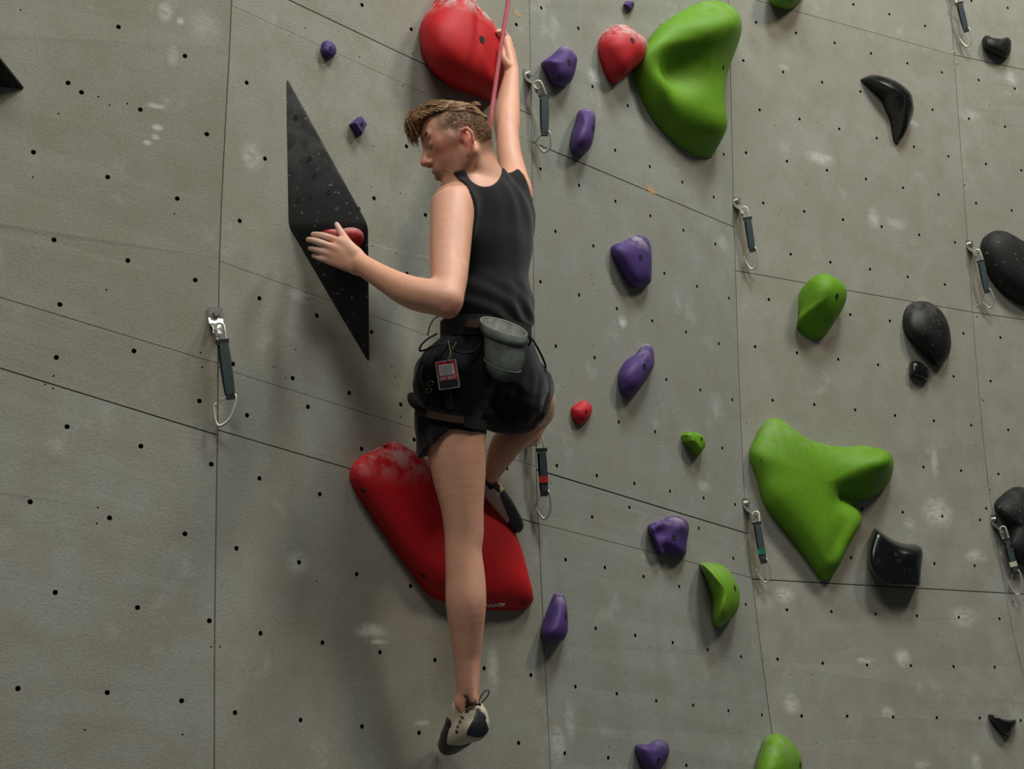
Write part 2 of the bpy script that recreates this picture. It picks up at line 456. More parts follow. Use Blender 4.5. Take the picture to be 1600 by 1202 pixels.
# small bright screw heads beside the joints
MAT_SCREW = simple('screw_steel', (196, 192, 180), 0.35, 0.9)
for (sx, sy) in ((1491, 81), (1495, 99), (1507, 288), (1527, 478), (1526, 494), (1534, 622), (1536, 625), (1583, 940), (1546, 764)):
    q, u, v, n = wall_frame(sx, sy); V = []
    for d, r in ((0.0, 0.0045), (0.0015, 0.0045), (0.0025, 0.0025)):
        for a in range(8): V.append(q + n * d + r * (math.cos(a * math.pi / 4) * u + math.sin(a * math.pi / 4) * v))
    Fc = [(i * 8 + a, i * 8 + (a + 1) % 8, i * 8 + 8 + (a + 1) % 8, i * 8 + 8 + a) for i in range(2) for a in range(8)] + [tuple(range(16, 24))]
    build('screw_head', V, Fc, MAT_SCREW, wall, smooth=False)
# padded floor at the foot of the wall
fl = [np.array([x, y, 0.0]) for x, y in ((-6, -4), (9, -4), (9, 9), (-6, 9))]
fv = fl + [p - np.array([0, 0, 0.2]) for p in fl]
floor = build('floor', fv, [(0, 1, 2, 3), (7, 6, 5, 4), (0, 4, 5, 1), (1, 5, 6, 2), (2, 6, 7, 3), (3, 7, 4, 0)], simple('floor_mat_grey', (84, 86, 92), 0.8), None, smooth=False)
floor['kind'] = 'structure'
# ------------------------------------------------------------------ climbing holds
RED, GREEN, PURPLE, BLACK = (194, 13, 22), (98, 148, 16), (70, 47, 108), (30, 32, 30)
MAT_BOLT = simple('bolt_hole_shade', (13, 12, 13), 0.7, 0.0)  # near-black bolt discs, their colour standing in for shaded bolt holes
MAT_BOLT_PALE = simple('bolt_zinc', (150, 140, 120), 0.4, 0.8)
SCENE_BVH = []           # solid things the climber touches: used only to measure depths
def ray_plane(px, py, O, n):
    d = ray(px, py); return CAM + d * (((O - CAM) @ n) / (d @ n))
def bolt_on(obj, px, py, r=0.007, mat=None, pale=False):
    """short socket-head bolt seated in the hold at the place a pixel shows"""
    me = obj.data; off = np.array(obj.location)
    bvh = BVHTree.FromPolygons([v.co for v in me.vertices], [tuple(p.vertices) for p in me.polygons])
    d = norm(ray(px, py)); h = bvh.ray_cast(Vector(CAM - off), Vector(d))
    if h[0] is None: return
    p = np.array(h[0]) + off; n = np.array(h[1])
    if n @ d > 0: n = -n
    a = norm(np.cross(n, [0.1, 0.2, 1.0])); b = np.cross(n, a); V = []
    for dd, rr in ((-0.004, r), (0.0012, r), (0.0012, r * 0.62), (0.0004, r * 0.55)):
        for k in range(12): V.append(p + n * dd + rr * (math.cos(k * math.pi / 6) * a + math.sin(k * math.pi / 6) * b))
    Fc = [(i * 12 + k, i * 12 + (k + 1) % 12, i * 12 + 12 + (k + 1) % 12, i * 12 + 12 + k) for i in range(3) for k in range(12)] + [tuple(range(36, 48))]
    build('bolt', V, Fc, mat or (MAT_BOLT_PALE if pale else MAT_BOLT), obj, smooth=False)
def hold(name, label, cat, outline, H, mat, apex=None, center=None, p=2.2, n=60, rings=11, smooth_in=4, bumps=(), bolts=(),
         pale_bolts=(), frame=None, group=None, sharp=None, bolt_r=0.0095, fit=14, lift=0.0):
    """moulded hold: base outline on the wall, dome that rises along the wall normal; the base is fitted so that the
    outline of the finished solid is the traced one"""
    S = resample(catmull(outline, smooth_in) if smooth_in > 1 else np.array(outline, float), n) if n else np.array(outline, float)
    n = len(S)
    Sc = np.array(center if center is not None else S.mean(0), float)
    if frame is None: O, u, v, nn = wall_frame(*Sc)
    else: O, u, v, nn = frame
    O = O + nn * lift
    def uv(px, h):
        q = ray_plane(px[0], px[1], O + nn * h, nn) - O
        return np.array([q @ u, q @ v])
    ap = np.array(apex if apex is not None else Sc, float)
    C1 = uv(ap, H)
    B = np.array([uv(s, 0.0) for s in S])
    th = np.linspace(0, math.pi / 2, rings)
    A = np.cos(th) ** (2 / p); Hh = np.sin(th) ** (2 / p); A[-1] = 0.0
    ang = lambda d: np.arctan2(d[..., 1], d[..., 0])
    sa = ang(S - Sc); sr = np.linalg.norm(S - Sc, axis=1); od = np.argsort(sa)
    def srad(a): return np.interp(a, np.r_[sa[od] - 2 * math.pi, sa[od], sa[od] + 2 * math.pi], np.tile(sr[od], 3))
    def rings3(B):
        C0 = B.mean(0)
        out = []
        for j in range(rings):
            c = C0 + (C1 - C0) * Hh[j]
            q = c + A[j] * (B - C0)
            out.append(O + np.outer(q[:, 0], u) + np.outer(q[:, 1], v) + nn * (H * Hh[j]))
        return np.array(out)                          # rings, n, 3
    nb = 120
    B0 = B.copy(); g = np.ones(n); Cb = B0.mean(0); kw = max(1, n // 14)
    for it in range(fit):
        R3 = rings3(B); px = proj(R3.reshape(-1, 3)).reshape(rings, n, 2) - Sc
        a = ang(px); r = np.linalg.norm(px, axis=2)
        bins = np.full(nb, 0.0); idx = ((a + math.pi) / (2 * math.pi) * nb).astype(int) % nb
        np.maximum.at(bins, idx.ravel(), r.ravel())
        for _ in range(3):
            z = bins == 0; bins[z] = np.maximum(np.roll(bins, 1), np.roll(bins, -1))[z]
        k = r.argmax(0); aa = a[k, np.arange(n)]
        cur = bins[((aa + math.pi) / (2 * math.pi) * nb).astype(int) % nb]
        ratio = srad(aa) / np.maximum(cur, 1e-6)
        ratio = np.clip(ratio, 0.85, 1.15)
        g = np.clip(g * (1 + 0.55 * (ratio - 1)), 0.5, 1.3)
        if n > 20:
            for _ in range(2): g = sum(np.roll(g, j) for j in range(-kw, kw + 1)) / (2 * kw + 1)
        B = Cb + (B0 - Cb) * g[:, None]
    R3 = rings3(B)
    V = R3[:-1].reshape(-1, 3); V = np.vstack([V, R3[-1].mean(0)])
    # bumps and hollows along the wall normal: (pixel, radius px, metres)
    if len(bumps):
        pj = proj(V); k = mpp(O)
        for bx, by, br, bh in bumps:
            w = np.exp(-((pj[:, 0] - bx) ** 2 + (pj[:, 1] - by) ** 2) / (br * br))
            edge = np.r_[np.repeat(Hh[:-1], n), 1.0]
            V = V + np.outer(w * bh * np.clip(edge * 2.2, 0, 1), nn)
    Fc = []
    for j in range(rings - 2):
        for i in range(n):
            i2 = (i + 1) % n; Fc.append((j * n + i, j * n + i2, (j + 1) * n + i2, (j + 1) * n + i))
    t = (rings - 2) * n
    for i in range(n): Fc.append((t + i, t + (i + 1) % n, len(V) - 1))
    Fc.append(tuple(range(n - 1, -1, -1)))
    o = build(name, V, Fc, mat, None, org=O)
    fix_normals(o.data)
    autosmooth(o, sharp if sharp else 60)
    tag(o, label, cat, group)
    for b in bolts: bolt_on(o, b[0], b[1], bolt_r)
    for b in pale_bolts: bolt_on(o, b[0], b[1], 0.005, pale=True)
    return o
def zmat(name, col, **kw): return hold_mat(name, col, **kw)
M_RED_CHALK = zmat('red_resin_chalked', RED, chalk=0.9, zlo=0.0, zhi=0.07)
M_RED_SLAB = zmat('red_resin_slab', RED, chalk=0.6, zlo=0.08, zhi=0.20)
M_RED_MID = zmat('red_resin_dusty', (184, 22, 32), chalk=0.75, zlo=-0.03, zhi=0.05)
M_RED = zmat('red_resin', (190, 22, 34), chalk=0.15, zlo=0.0, zhi=0.03)
M_GREEN = zmat('green_resin', GREEN, chalk=0.12, zlo=0.05, zhi=0.2)
M_GREEN_DUSTY = zmat('green_resin_dusty', (104, 152, 22), chalk=0.22, zlo=-0.02, zhi=0.12)
M_PURPLE = zmat('purple_resin', PURPLE, chalk=0.5, zlo=0.005, zhi=0.06)
M_PURPLE_DUSTY = zmat('purple_resin_dusty', (76, 53, 112), chalk=0.65, zlo=0.01, zhi=0.1)
M_BLACK = zmat('black_resin', (20, 22, 20), rough=0.5, speck=0.2, chalk=0.08, zlo=0.0, zhi=0.08)
M_BLACK_GLOSS = zmat('black_resin_gloss', (15, 17, 16), rough=0.24, speck=0.07, spec=0.6)
M_BLACK_MATTE = zmat('black_texture_volume', (24, 25, 23), rough=0.7, speck=0.25, chalk=0.06, zlo=0.0, zhi=0.2)

# --- red
red_top = hold('climbing_hold', 'large chalky red teardrop hold gripped by the raised right hand', 'climbing hold',
     [(680,0),(695,-24),(715,-33),(733,-16),(739,0),(753,14),(767,30),(778,47),(783,64),(787,88),(788,113),(784,134),(776,156),(767,159),(739,150),(713,141),(696,132),(679,117),(667,102),(658,82),(655,59),(657,38),(667,18)],
     0.15, M_RED_CHALK, apex=(740, 62), p=2.5, rings=14, bolts=[(753, 62)], bolt_r=0.011)
red_slab = hold('climbing_hold', 'wide flat red slab hold behind the straight left leg', 'climbing hold',
     [(605,687),(594,692),(572,706),(552,719),(544,730),(543,742),(550,762),(592,825),(634,885),(666,927),(680,936),(705,943),(733,949),(761,954),(790,956),(812,956),(830,952),(834,942),(828,909),(817,862),(800,820),(779,795),(754,776),(710,748),(665,720),(637,702)],
     0.085, M_RED_SLAB, apex=(704, 812), p=3.2, n=72, bolts=[(602, 698), (567, 766), (661, 900), (817, 944)], bolt_r=0.006)
hold('climbing_hold', 'chalk-dusted red knob hold touching the tall green hold', 'climbing hold',
     [(934,78),(937,60),(948,44),(963,37),(976,39),(991,49),(1006,59),(1011,69),(1009,84),(1003,99),(987,112),(972,123),(964,131),(958,132),(950,125),(941,106)],
     0.10, M_RED_MID, apex=(990, 72), p=2.1, bolts=[(988, 63)])
hold('climbing_hold', 'tiny red foothold right of the climber\'s hip', 'climbing hold',
     [(892,641),(895,635),(910,626),(919,628),(925,637),(923,649),(917,659),(908,665),(899,661),(894,653)], 0.035, M_RED, apex=(914, 643), p=1.9, n=40, bolts=[(915.7, 643.5)], bolt_r=0.0055)
# --- green
hold('climbing_hold', 'tall lime-green hold with a bulging head, beside the red knob', 'climbing hold',
     [(1000,82),(990,100),(989,115),(995,138),(1011,173),(1032,201),(1058,227),(1084,244),(1106,252),(1116,250),(1121,233),(1126,201),(1131,151),(1138,125),(1147,93),(1151,60),(1147,41),(1136,24),(1121,12),(1100,6),(1080,8),(1065,14),(1041,32),(1024,47),(1011,60)],
     0.15, M_GREEN, apex=(1108, 70), center=(1085, 118), p=2.2, n=72, bumps=[(1112, 42, 36, 0.08), (1074, 104, 36, -0.085), (1036, 132, 26, 0.02), (1114, 200, 26, 0.03)],
     bolts=[(1130, 106)], pale_bolts=[(1032, 175), (1072, 212), (1107, 242)])
hold('climbing_hold', 'big green shield-shaped hold with a round lobe and a notch', 'climbing hold',
     [(1195,653),(1206,651),(1216,655),(1241,674),(1267,688),(1304,697),(1328,698),(1346,697),(1363,704),(1386,708),(1393,715),(1394,738),(1389,756),(1377,769),(1360,780),(1346,783),(1339,791),(1337,798),(1344,807),(1345,819),(1332,843),(1314,873),(1304,898),(1295,909),(1286,910),(1276,901),(1244,854),(1202,801),(1189,777),(1181,745),(1170,717),(1170,703),(1178,682),(1186,663)],
     0.11, M_GREEN, apex=(1290, 755), center=(1275, 762), p=2.6, n=96, rings=16, bumps=[(1360, 725, 25, 0.075), (1326, 778, 24, -0.035), (1336, 768, 14, -0.02)] + [(1336 - 6.8 * i, 815 + 13 * i, 13, 0.013) for i in range(6)] + [(1322 - 6.5 * i, 818 + 13 * i, 8, -0.010) for i in range(5)],
     bolts=[(1313, 780)], pale_bolts=[(1189, 719), (1206, 662)])
hold('climbing_hold', 'green blocky jug with a dark undercut above the big green shield hold', 'climbing hold',
     [(1264,432),(1275,430),(1285,433),(1301,440),(1315,450),(1322,463),(1321,476),(1315,490),(1304,506),(1292,522),(1283,529),(1271,531),(1259,526),(1249,518),(1245,510),(1247,496),(1247,472),(1249,453),(1255,440)],
     0.12, M_GREEN, apex=(1297, 458), p=3.0, bolts=[(1307.6, 463)], bumps=[(1288, 452, 26, 0.03), (1268, 508, 24, -0.05)])
hold('climbing_hold', 'green banana-shaped hold beside the draw with a green band', 'climbing hold',
     [(1092,881),(1105,879),(1122,880),(1136,889),(1148,905),(1155,926),(1154,947),(1147,963),(1133,975),(1122,982),(1115,979),(1112,970),(1112,956),(1112,938),(1106,916),(1099,898)],
     0.11, M_GREEN_DUSTY, apex=(1136, 926), center=(1130, 927), p=2.4, bolts=[(1148, 919)])
hold('climbing_hold', 'tiny faceted green foothold above the long wall joint', 'climbing hold',
     [(1064,681),(1068,676),(1081,676),(1093,678),(1101,685),(1101,700),(1099,706),(1088,713),(1082,709),(1076,701),(1066,691)], 0.05, M_GREEN, apex=(1093, 689), p=3.2, n=0, smooth_in=1, sharp=22, rings=6, bolts=[(1096, 686)], bolt_r=0.006)
hold('climbing_hold', 'dark green hold cut off by the top edge of the picture', 'climbing hold',
     [(1202,0),(1205,7),(1215,12),(1225,15),(1234,15),(1241,11),(1248,6),(1254,-2),(1258,-25),(1245,-48),(1222,-52),(1205,-36),(1200,-14)], 0.12, M_GREEN, apex=(1234, -26), p=2.4)
hold('climbing_hold', 'green dome hold at the bottom edge on the vertical joint', 'climbing hold',
     [(1179,1202),(1188,1170),(1193,1155),(1203,1147),(1214,1146),(1228,1153),(1242,1167),(1251,1184),(1253,1204),(1246,1235),(1222,1256),(1195,1250),(1178,1226)], 0.11, M_GREEN_DUSTY, apex=(1228, 1192), p=2.3, bolts=[(1250, 1196)])
# --- purple
hold('climbing_hold', 'small round purple foothold above the black diamond volume', 'climbing hold',
     [(501,75),(504,66),(511,63),(520,67),(525,75),(525,83),(520,90),(513,92),(506,88),(501,81)], 0.028, M_PURPLE, apex=(517, 76), p=2.6, n=40, bolts=[(517, 75.7)], bolt_r=0.006)
hold('climbing_hold', 'small square purple foothold standing on its corner', 'climbing hold',
     [(558.6,180),(545,195),(558.6,215),(573.5,196)], 0.032, M_PURPLE, apex=(566, 194), p=4.5, n=0, smooth_in=1, sharp=15, rings=4, fit=10, bolts=[(565.4, 194.3)], bolt_r=0.0058)
hold('climbing_hold', 'tiny dark purple chip hold at the top above the red knob', 'climbing hold',
     [(974,7),(978,2),(990,2),(991,9),(986,18),(983,18)], 0.024, M_PURPLE, apex=(985, 8), p=2.6, n=0, smooth_in=1, sharp=25, rings=5, bolts=[(988, 6.5)], bolt_r=0.004)
hold('climbing_hold', 'purple wedge hold with a corner to the left, left of the red knob', 'climbing hold',
     [(846,101),(848,96),(861,87),(873,75),(881,71),(891,75),(900,87),(901,98),(897,115),(892,128),(883,136),(868,136),(860,131),(853,117)], 0.075, M_PURPLE, apex=(886, 99), p=2.5, bolts=[(889.4, 97)], sharp=40)
hold('climbing_hold', 'upright purple sausage hold above the rising crack', 'climbing hold',
     [(903,175),(910,170),(920,168),(928,175),(930,190),(928,210),(922,232),(913,241),(902,243),(893,238),(890,226),(892,210),(898,193)], 0.085, M_PURPLE_DUSTY, apex=(919, 203), p=2.3, bolts=[(926.5, 200)])
hold('climbing_hold', 'broad purple triangular hold with two bolts, upper of the pair beside the torso', 'climbing hold',
     [(954,388),(958,383),(977,374),(993,366),(1005,367),(1015,380),(1018,408),(1016,441),(1011,449),(996,451),(984,448),(970,427),(956,400)], 0.06, M_PURPLE, apex=(1000, 404), p=2.8, bolts=[(1001, 402.4)], pale_bolts=[], sharp=40)
hold('climbing_hold', 'dusty purple slanted bean hold level with the chalk bag', 'climbing hold',
     [(1010,536),(1019,543),(1022,564),(1019,578),(1003,604),(991,618),(981,622),(971,616),(965,597),(967,581),(977,564),(993,553),(1003,540)], 0.075, M_PURPLE_DUSTY, apex=(1004, 576), center=(994, 580), p=2.3, bolts=[(1007, 573)])
hold('climbing_hold', 'purple hold with a hollowed face and notched bottom under the long joint', 'climbing hold',
     [(1012,825),(1016,819),(1035,811),(1052,806),(1065,809),(1073,818),(1076,828),(1073,849),(1071,867),(1065,870),(1052,866),(1044,864),(1034,868),(1026,862),(1019,842)], 0.06, M_PURPLE, apex=(1050, 838), p=2.8, bumps=[(1040, 832, 12, -0.03), (1045, 855, 10, -0.02), (1062, 820, 12, 0.012)], bolts=[(1053, 840)])
hold('climbing_hold', 'purple teardrop hold right of the red slab\'s lower corner', 'climbing hold',
     [(871,923),(878,925),(882,932),(885,947),(887,967),(886,988),(880,1000),(872,1005),(863,1006),(851,1002),(845,992),(845,983),(851,965),(857,948),(865,928)], 0.075, M_PURPLE_DUSTY, apex=(877, 975), p=2.3, bolts=[(884, 963)])
hold('climbing_hold', 'purple heart-shaped hold cut by the bottom edge of the picture', 'climbing hold',
     [(991,1169),(996,1163),(1010,1164),(1024,1156),(1038,1157),(1045,1168),(1044,1182),(1034,1200),(1020,1216),(1008,1208),(997,1188)], 0.065, M_PURPLE_DUSTY, apex=(1026, 1180), p=2.5, bolts=[(1029, 1189)])
# --- black
hold('climbing_hold', 'glossy black crescent hold curving down to the right', 'climbing hold',
     [(1341,123),(1346,119),(1354,115),(1366,116),(1378,118),(1390,122),(1404,130),(1418,142),(1425,157),(1426,185),(1420,200),(1412,215),(1406,225),(1400,228),(1396,225),(1393,211),(1390,191),(1383,174),(1376,157),(1369,149),(1355,137)],
     0.085, M_BLACK_GLOSS, apex=(1414, 152), center=(1399, 160), p=2.0, n=72, sharp=40, bumps=[(1390, 165, 14, -0.02)])
hold('climbing_hold', 'small chalky black kidney hold in the upper right corner', 'climbing hold',
     [(1534,63),(1537,57),(1541,55),(1547,58),(1558,60),(1567,60),(1573,58),(1578,61),(1580,67),(1579,81),(1576,88),(1572,92),(1566,91),(1555,87),(1542,80),(1536,73)], 0.06, M_BLACK, apex=(1561, 70), p=2.4)
hold('climbing_hold', 'large matte black oval hold with a chalked pocket, cut by the right edge', 'climbing hold',
     [(1531,388),(1533,373),(1541,363),(1551,359),(1564,361),(1584,370),(1608,384),(1630,416),(1626,458),(1610,480),(1600,479),(1589,475),(1576,467),(1564,458),(1552,445),(1542,428),(1534,406)], 0.10, M_BLACK_MATTE, apex=(1598, 405), p=2.6, pale_bolts=[(1543, 395)])
hold('climbing_hold', 'black egg-shaped hold with a shiny bolt pocket under the joint', 'climbing hold',
     [(1410,501),(1412,489),(1417,479),(1427,472),(1440,470),(1452,472),(1465,480),(1476,494),(1482,509),(1485,526),(1485,545),(1480,560),(1470,571),(1461,573),(1455,568),(1442,555),(1427,537),(1416,525),(1411,513)], 0.085, M_BLACK, apex=(1463, 521), p=2.2, bolts=[(1468.6, 523.6)], bolt_r=0.010)
hold('climbing_hold', 'little black stone-like hold below the black egg-shaped hold', 'climbing hold',
     [(1421,567),(1426,564),(1436,565),(1444,571),(1451,578),(1453,585),(1451,593),(1445,596),(1435,592),(1422,588),(1420,583)], 0.045, M_BLACK_GLOSS, apex=(1440, 578), p=2.8, n=44)
hold('climbing_hold', 'glossy black wedge hold with a curved back beside the green shield hold', 'climbing hold',
     [(1367,825),(1383,836),(1400,846),(1416,850),(1438,852),(1439,876),(1438,910),(1435,917),(1420,916),(1387,915),(1373,908),(1361,895),(1355,875),(1356,853),(1362,833)],
     0.09, M_BLACK_GLOSS, apex=(1402, 880), center=(1398, 880), p=6.0, n=72, smooth_in=2, sharp=28, rings=14, bumps=[(1420, 872, 16, 0.02)])
hold('climbing_hold', 'black two-lobed hold at the right edge beside a hanging draw', 'climbing hold',
     [(1553,787),(1560,778),(1576,765),(1589,760),(1602,763),(1624,782),(1632,826),(1622,872),(1606,884),(1591,881),(1580,873),(1572,862),(1570,853),(1577,838),(1579,823),(1573,813),(1561,803),(1554,795)], 0.09, M_BLACK_MATTE, apex=(1604, 822), center=(1600, 822), p=2.6, bumps=[(1585, 826, 16, -0.03)], pale_bolts=[(1562, 792), (1582, 858)])
hold('climbing_hold', 'small glossy black hooked hold low at the right edge', 'climbing hold',
     [(1542,1118),(1544,1115),(1548,1117),(1554,1120),(1562,1122),(1570,1124),(1580,1125),(1587,1124),(1587,1133),(1581,1142),(1576,1150),(1572,1151),(1566,1150),(1560,1144),(1552,1133),(1545,1125)], 0.05, M_BLACK_GLOSS, apex=(1573, 1131), center=(1570, 1134), p=2.4, n=56)

# --- black wedge volumes: base corners on the wall and one proud apex
def volume(name, label, corners, apex_px, H, order, bolts=()):
    O, u, v, nn = wall_frame(*np.mean(np.array(corners), 0))
    base = [ray_plane(x, y, O, nn) for x, y in corners]
    A = ray_plane(apex_px[0], apex_px[1], O + nn * H, nn)
    bm = bmesh.new()
    vs = [bm.verts.new(Vector(b - O)) for b in base]; a = bm.verts.new(Vector(A - O))
    bm.faces.new(vs[::-1])
    for i in range(len(vs)): bm.faces.new((vs[i], vs[(i + 1) % len(vs)], a))
    bmesh.ops.recalc_face_normals(bm, faces=bm.faces)
    bmesh.ops.bevel(bm, geom=[e for e in bm.edges if a in e.verts] + [a], offset=0.012, segments=3, profile=0.5, affect='EDGES')
    me = bpy.data.meshes.new(name); bm.to_mesh(me); bm.free()
    o = link(name, me, M_BLACK_MATTE, None, True, Vector(O)); autosmooth(o, 25)
    tag(o, label, 'climbing volume')
    for b in bolts: bolt_on(o, b[0], b[1], 0.0062)
    return o, base, A, nn
vol, VB, VA, VN = volume('climbing_volume', 'large black diamond-shaped wooden volume under the left hand',
     [(445, 112), (451, 354), (579, 575), (548, 345)], (577, 352), 0.16, None,
     bolts=[(462, 183), (484, 248), (492, 274), (513, 300), (467, 312), (485, 307), (560, 326)])
volume('climbing_volume', 'black pointed volume cut off by the left edge of the picture', [(-70, -70), (-150, 120), (42, 140), (-40, 60)], (-20, 62), 0.14, None)
vol['label'] = 'large black diamond-shaped volume under the left hand'
# red sausage hold bolted on the lower face of the diamond volume
_n = norm(np.cross(VB[1] - VB[2], VA - VB[2])); _n = _n if _n @ FWD < 0 else -_n
_O = ray_plane(540, 372, VA, _n)
_v = norm(np.array([0, 0, 1.0]) - _n * _n[2]); _u = np.cross(_v, _n); _u = _u if _u @ RGT > 0 else -_u
hand_hold = hold('climbing_hold', 'small chalky red hold on the black diamond, under the climber\'s left hand', 'climbing hold',
     [(503,364),(511,359),(532,358),(543,356),(554,356),(563,360),(568,367),(568,375),(565,383),(559,387),(550,388),(528,386),(508,377)], 0.045, hold_mat('red_resin_worn', (190, 40, 48), chalk=0.75, zlo=-0.03, zhi=0.03), apex=(540, 370), p=2.6, frame=(_O, _u, _v, _n), n=48)
def depth_at(px, py, objs):
    best = 1e9
    d = norm(ray(px, py))
    for o in objs:
        off = np.array(o.location); me = o.data
        b = BVHTree.FromPolygons([v.co for v in me.vertices], [tuple(p.vertices) for p in me.polygons])
        h = b.ray_cast(Vector(CAM - off), Vector(d))
        if h[0] is not None: best = min(best, (np.array(h[0]) + off)[1])
    w = wall_hit(px, py)[0][1]
    return min(best, w)
# maker's mark on the red slab
def lettering(name, text, origin, xdir, ydir, size, mat, parent, depth=0.0006, shear=0.0, bold=0.0):
    cu = bpy.data.curves.new(name, 'FONT'); cu.body = text; cu.size = 1.0; cu.extrude = 0.02; cu.shear = shear; cu.offset = bold
    cu.resolution_u = 3
    t = bpy.data.objects.new(name + '_tmp', cu); COL.objects.link(t)
    bpy.context.view_layer.update()
    me = bpy.data.meshes.new_from_object(t.evaluated_get(bpy.context.evaluated_depsgraph_get()))
    bpy.data.objects.remove(t)
    co = np.array([v.co for v in me.vertices]); w = co[:, 0].max() - co[:, 0].min(); hh = co[:, 1].max() - co[:, 1].min()
    sx, sy = size
    x = (co[:, 0] - co[:, 0].min()) / w * sx; y = (co[:, 1] - co[:, 1].min()) / hh * sy
    zd = np.cross(xdir, ydir)
    V = origin + np.outer(x, xdir) + np.outer(y, ydir) + np.outer(co[:, 2] / 0.02 * depth, zd)
    for v, c in zip(me.vertices, V - origin): v.co = Vector(c)
    return link(name, me, mat, parent, False, Vector(origin))
MAT_PRINT = simple('pale_print', (214, 200, 196), 0.7)
def bary_frame(obj, a, b):
    """3-D points on obj at two pixels and the surface direction up"""
    me = obj.data; off = np.array(obj.location)
    bv = BVHTree.FromPolygons([v.co for v in me.vertices], [tuple(p.vertices) for p in me.polygons]); out = []
    for px in (a, b):
        for dy in range(0, 40, 2):
            d = norm(ray(px[0], px[1] - dy)); h = bv.ray_cast(Vector(CAM - off), Vector(d))
            if h[0] is not None: break
        n = np.array(h[1]); n = n if n @ d < 0 else -n
        out.append((np.array(h[0]) + off, n))
    return out
(_p0, _n0), (_p1, _n1) = bary_frame(red_slab, (745, 948), (786, 946))
_x = norm(_p1 - _p0); _nn = norm(_n0 + _n1); _nn = norm(_nn - _x * (_nn @ _x)); _y = np.cross(_nn, _x)
lettering('lettering', 'cheeta', _p0 + _nn * 0.003, _x, _y, (np.linalg.norm(_p1 - _p0), 0.024), MAT_PRINT, red_slab, shear=0.15, bold=0.01)

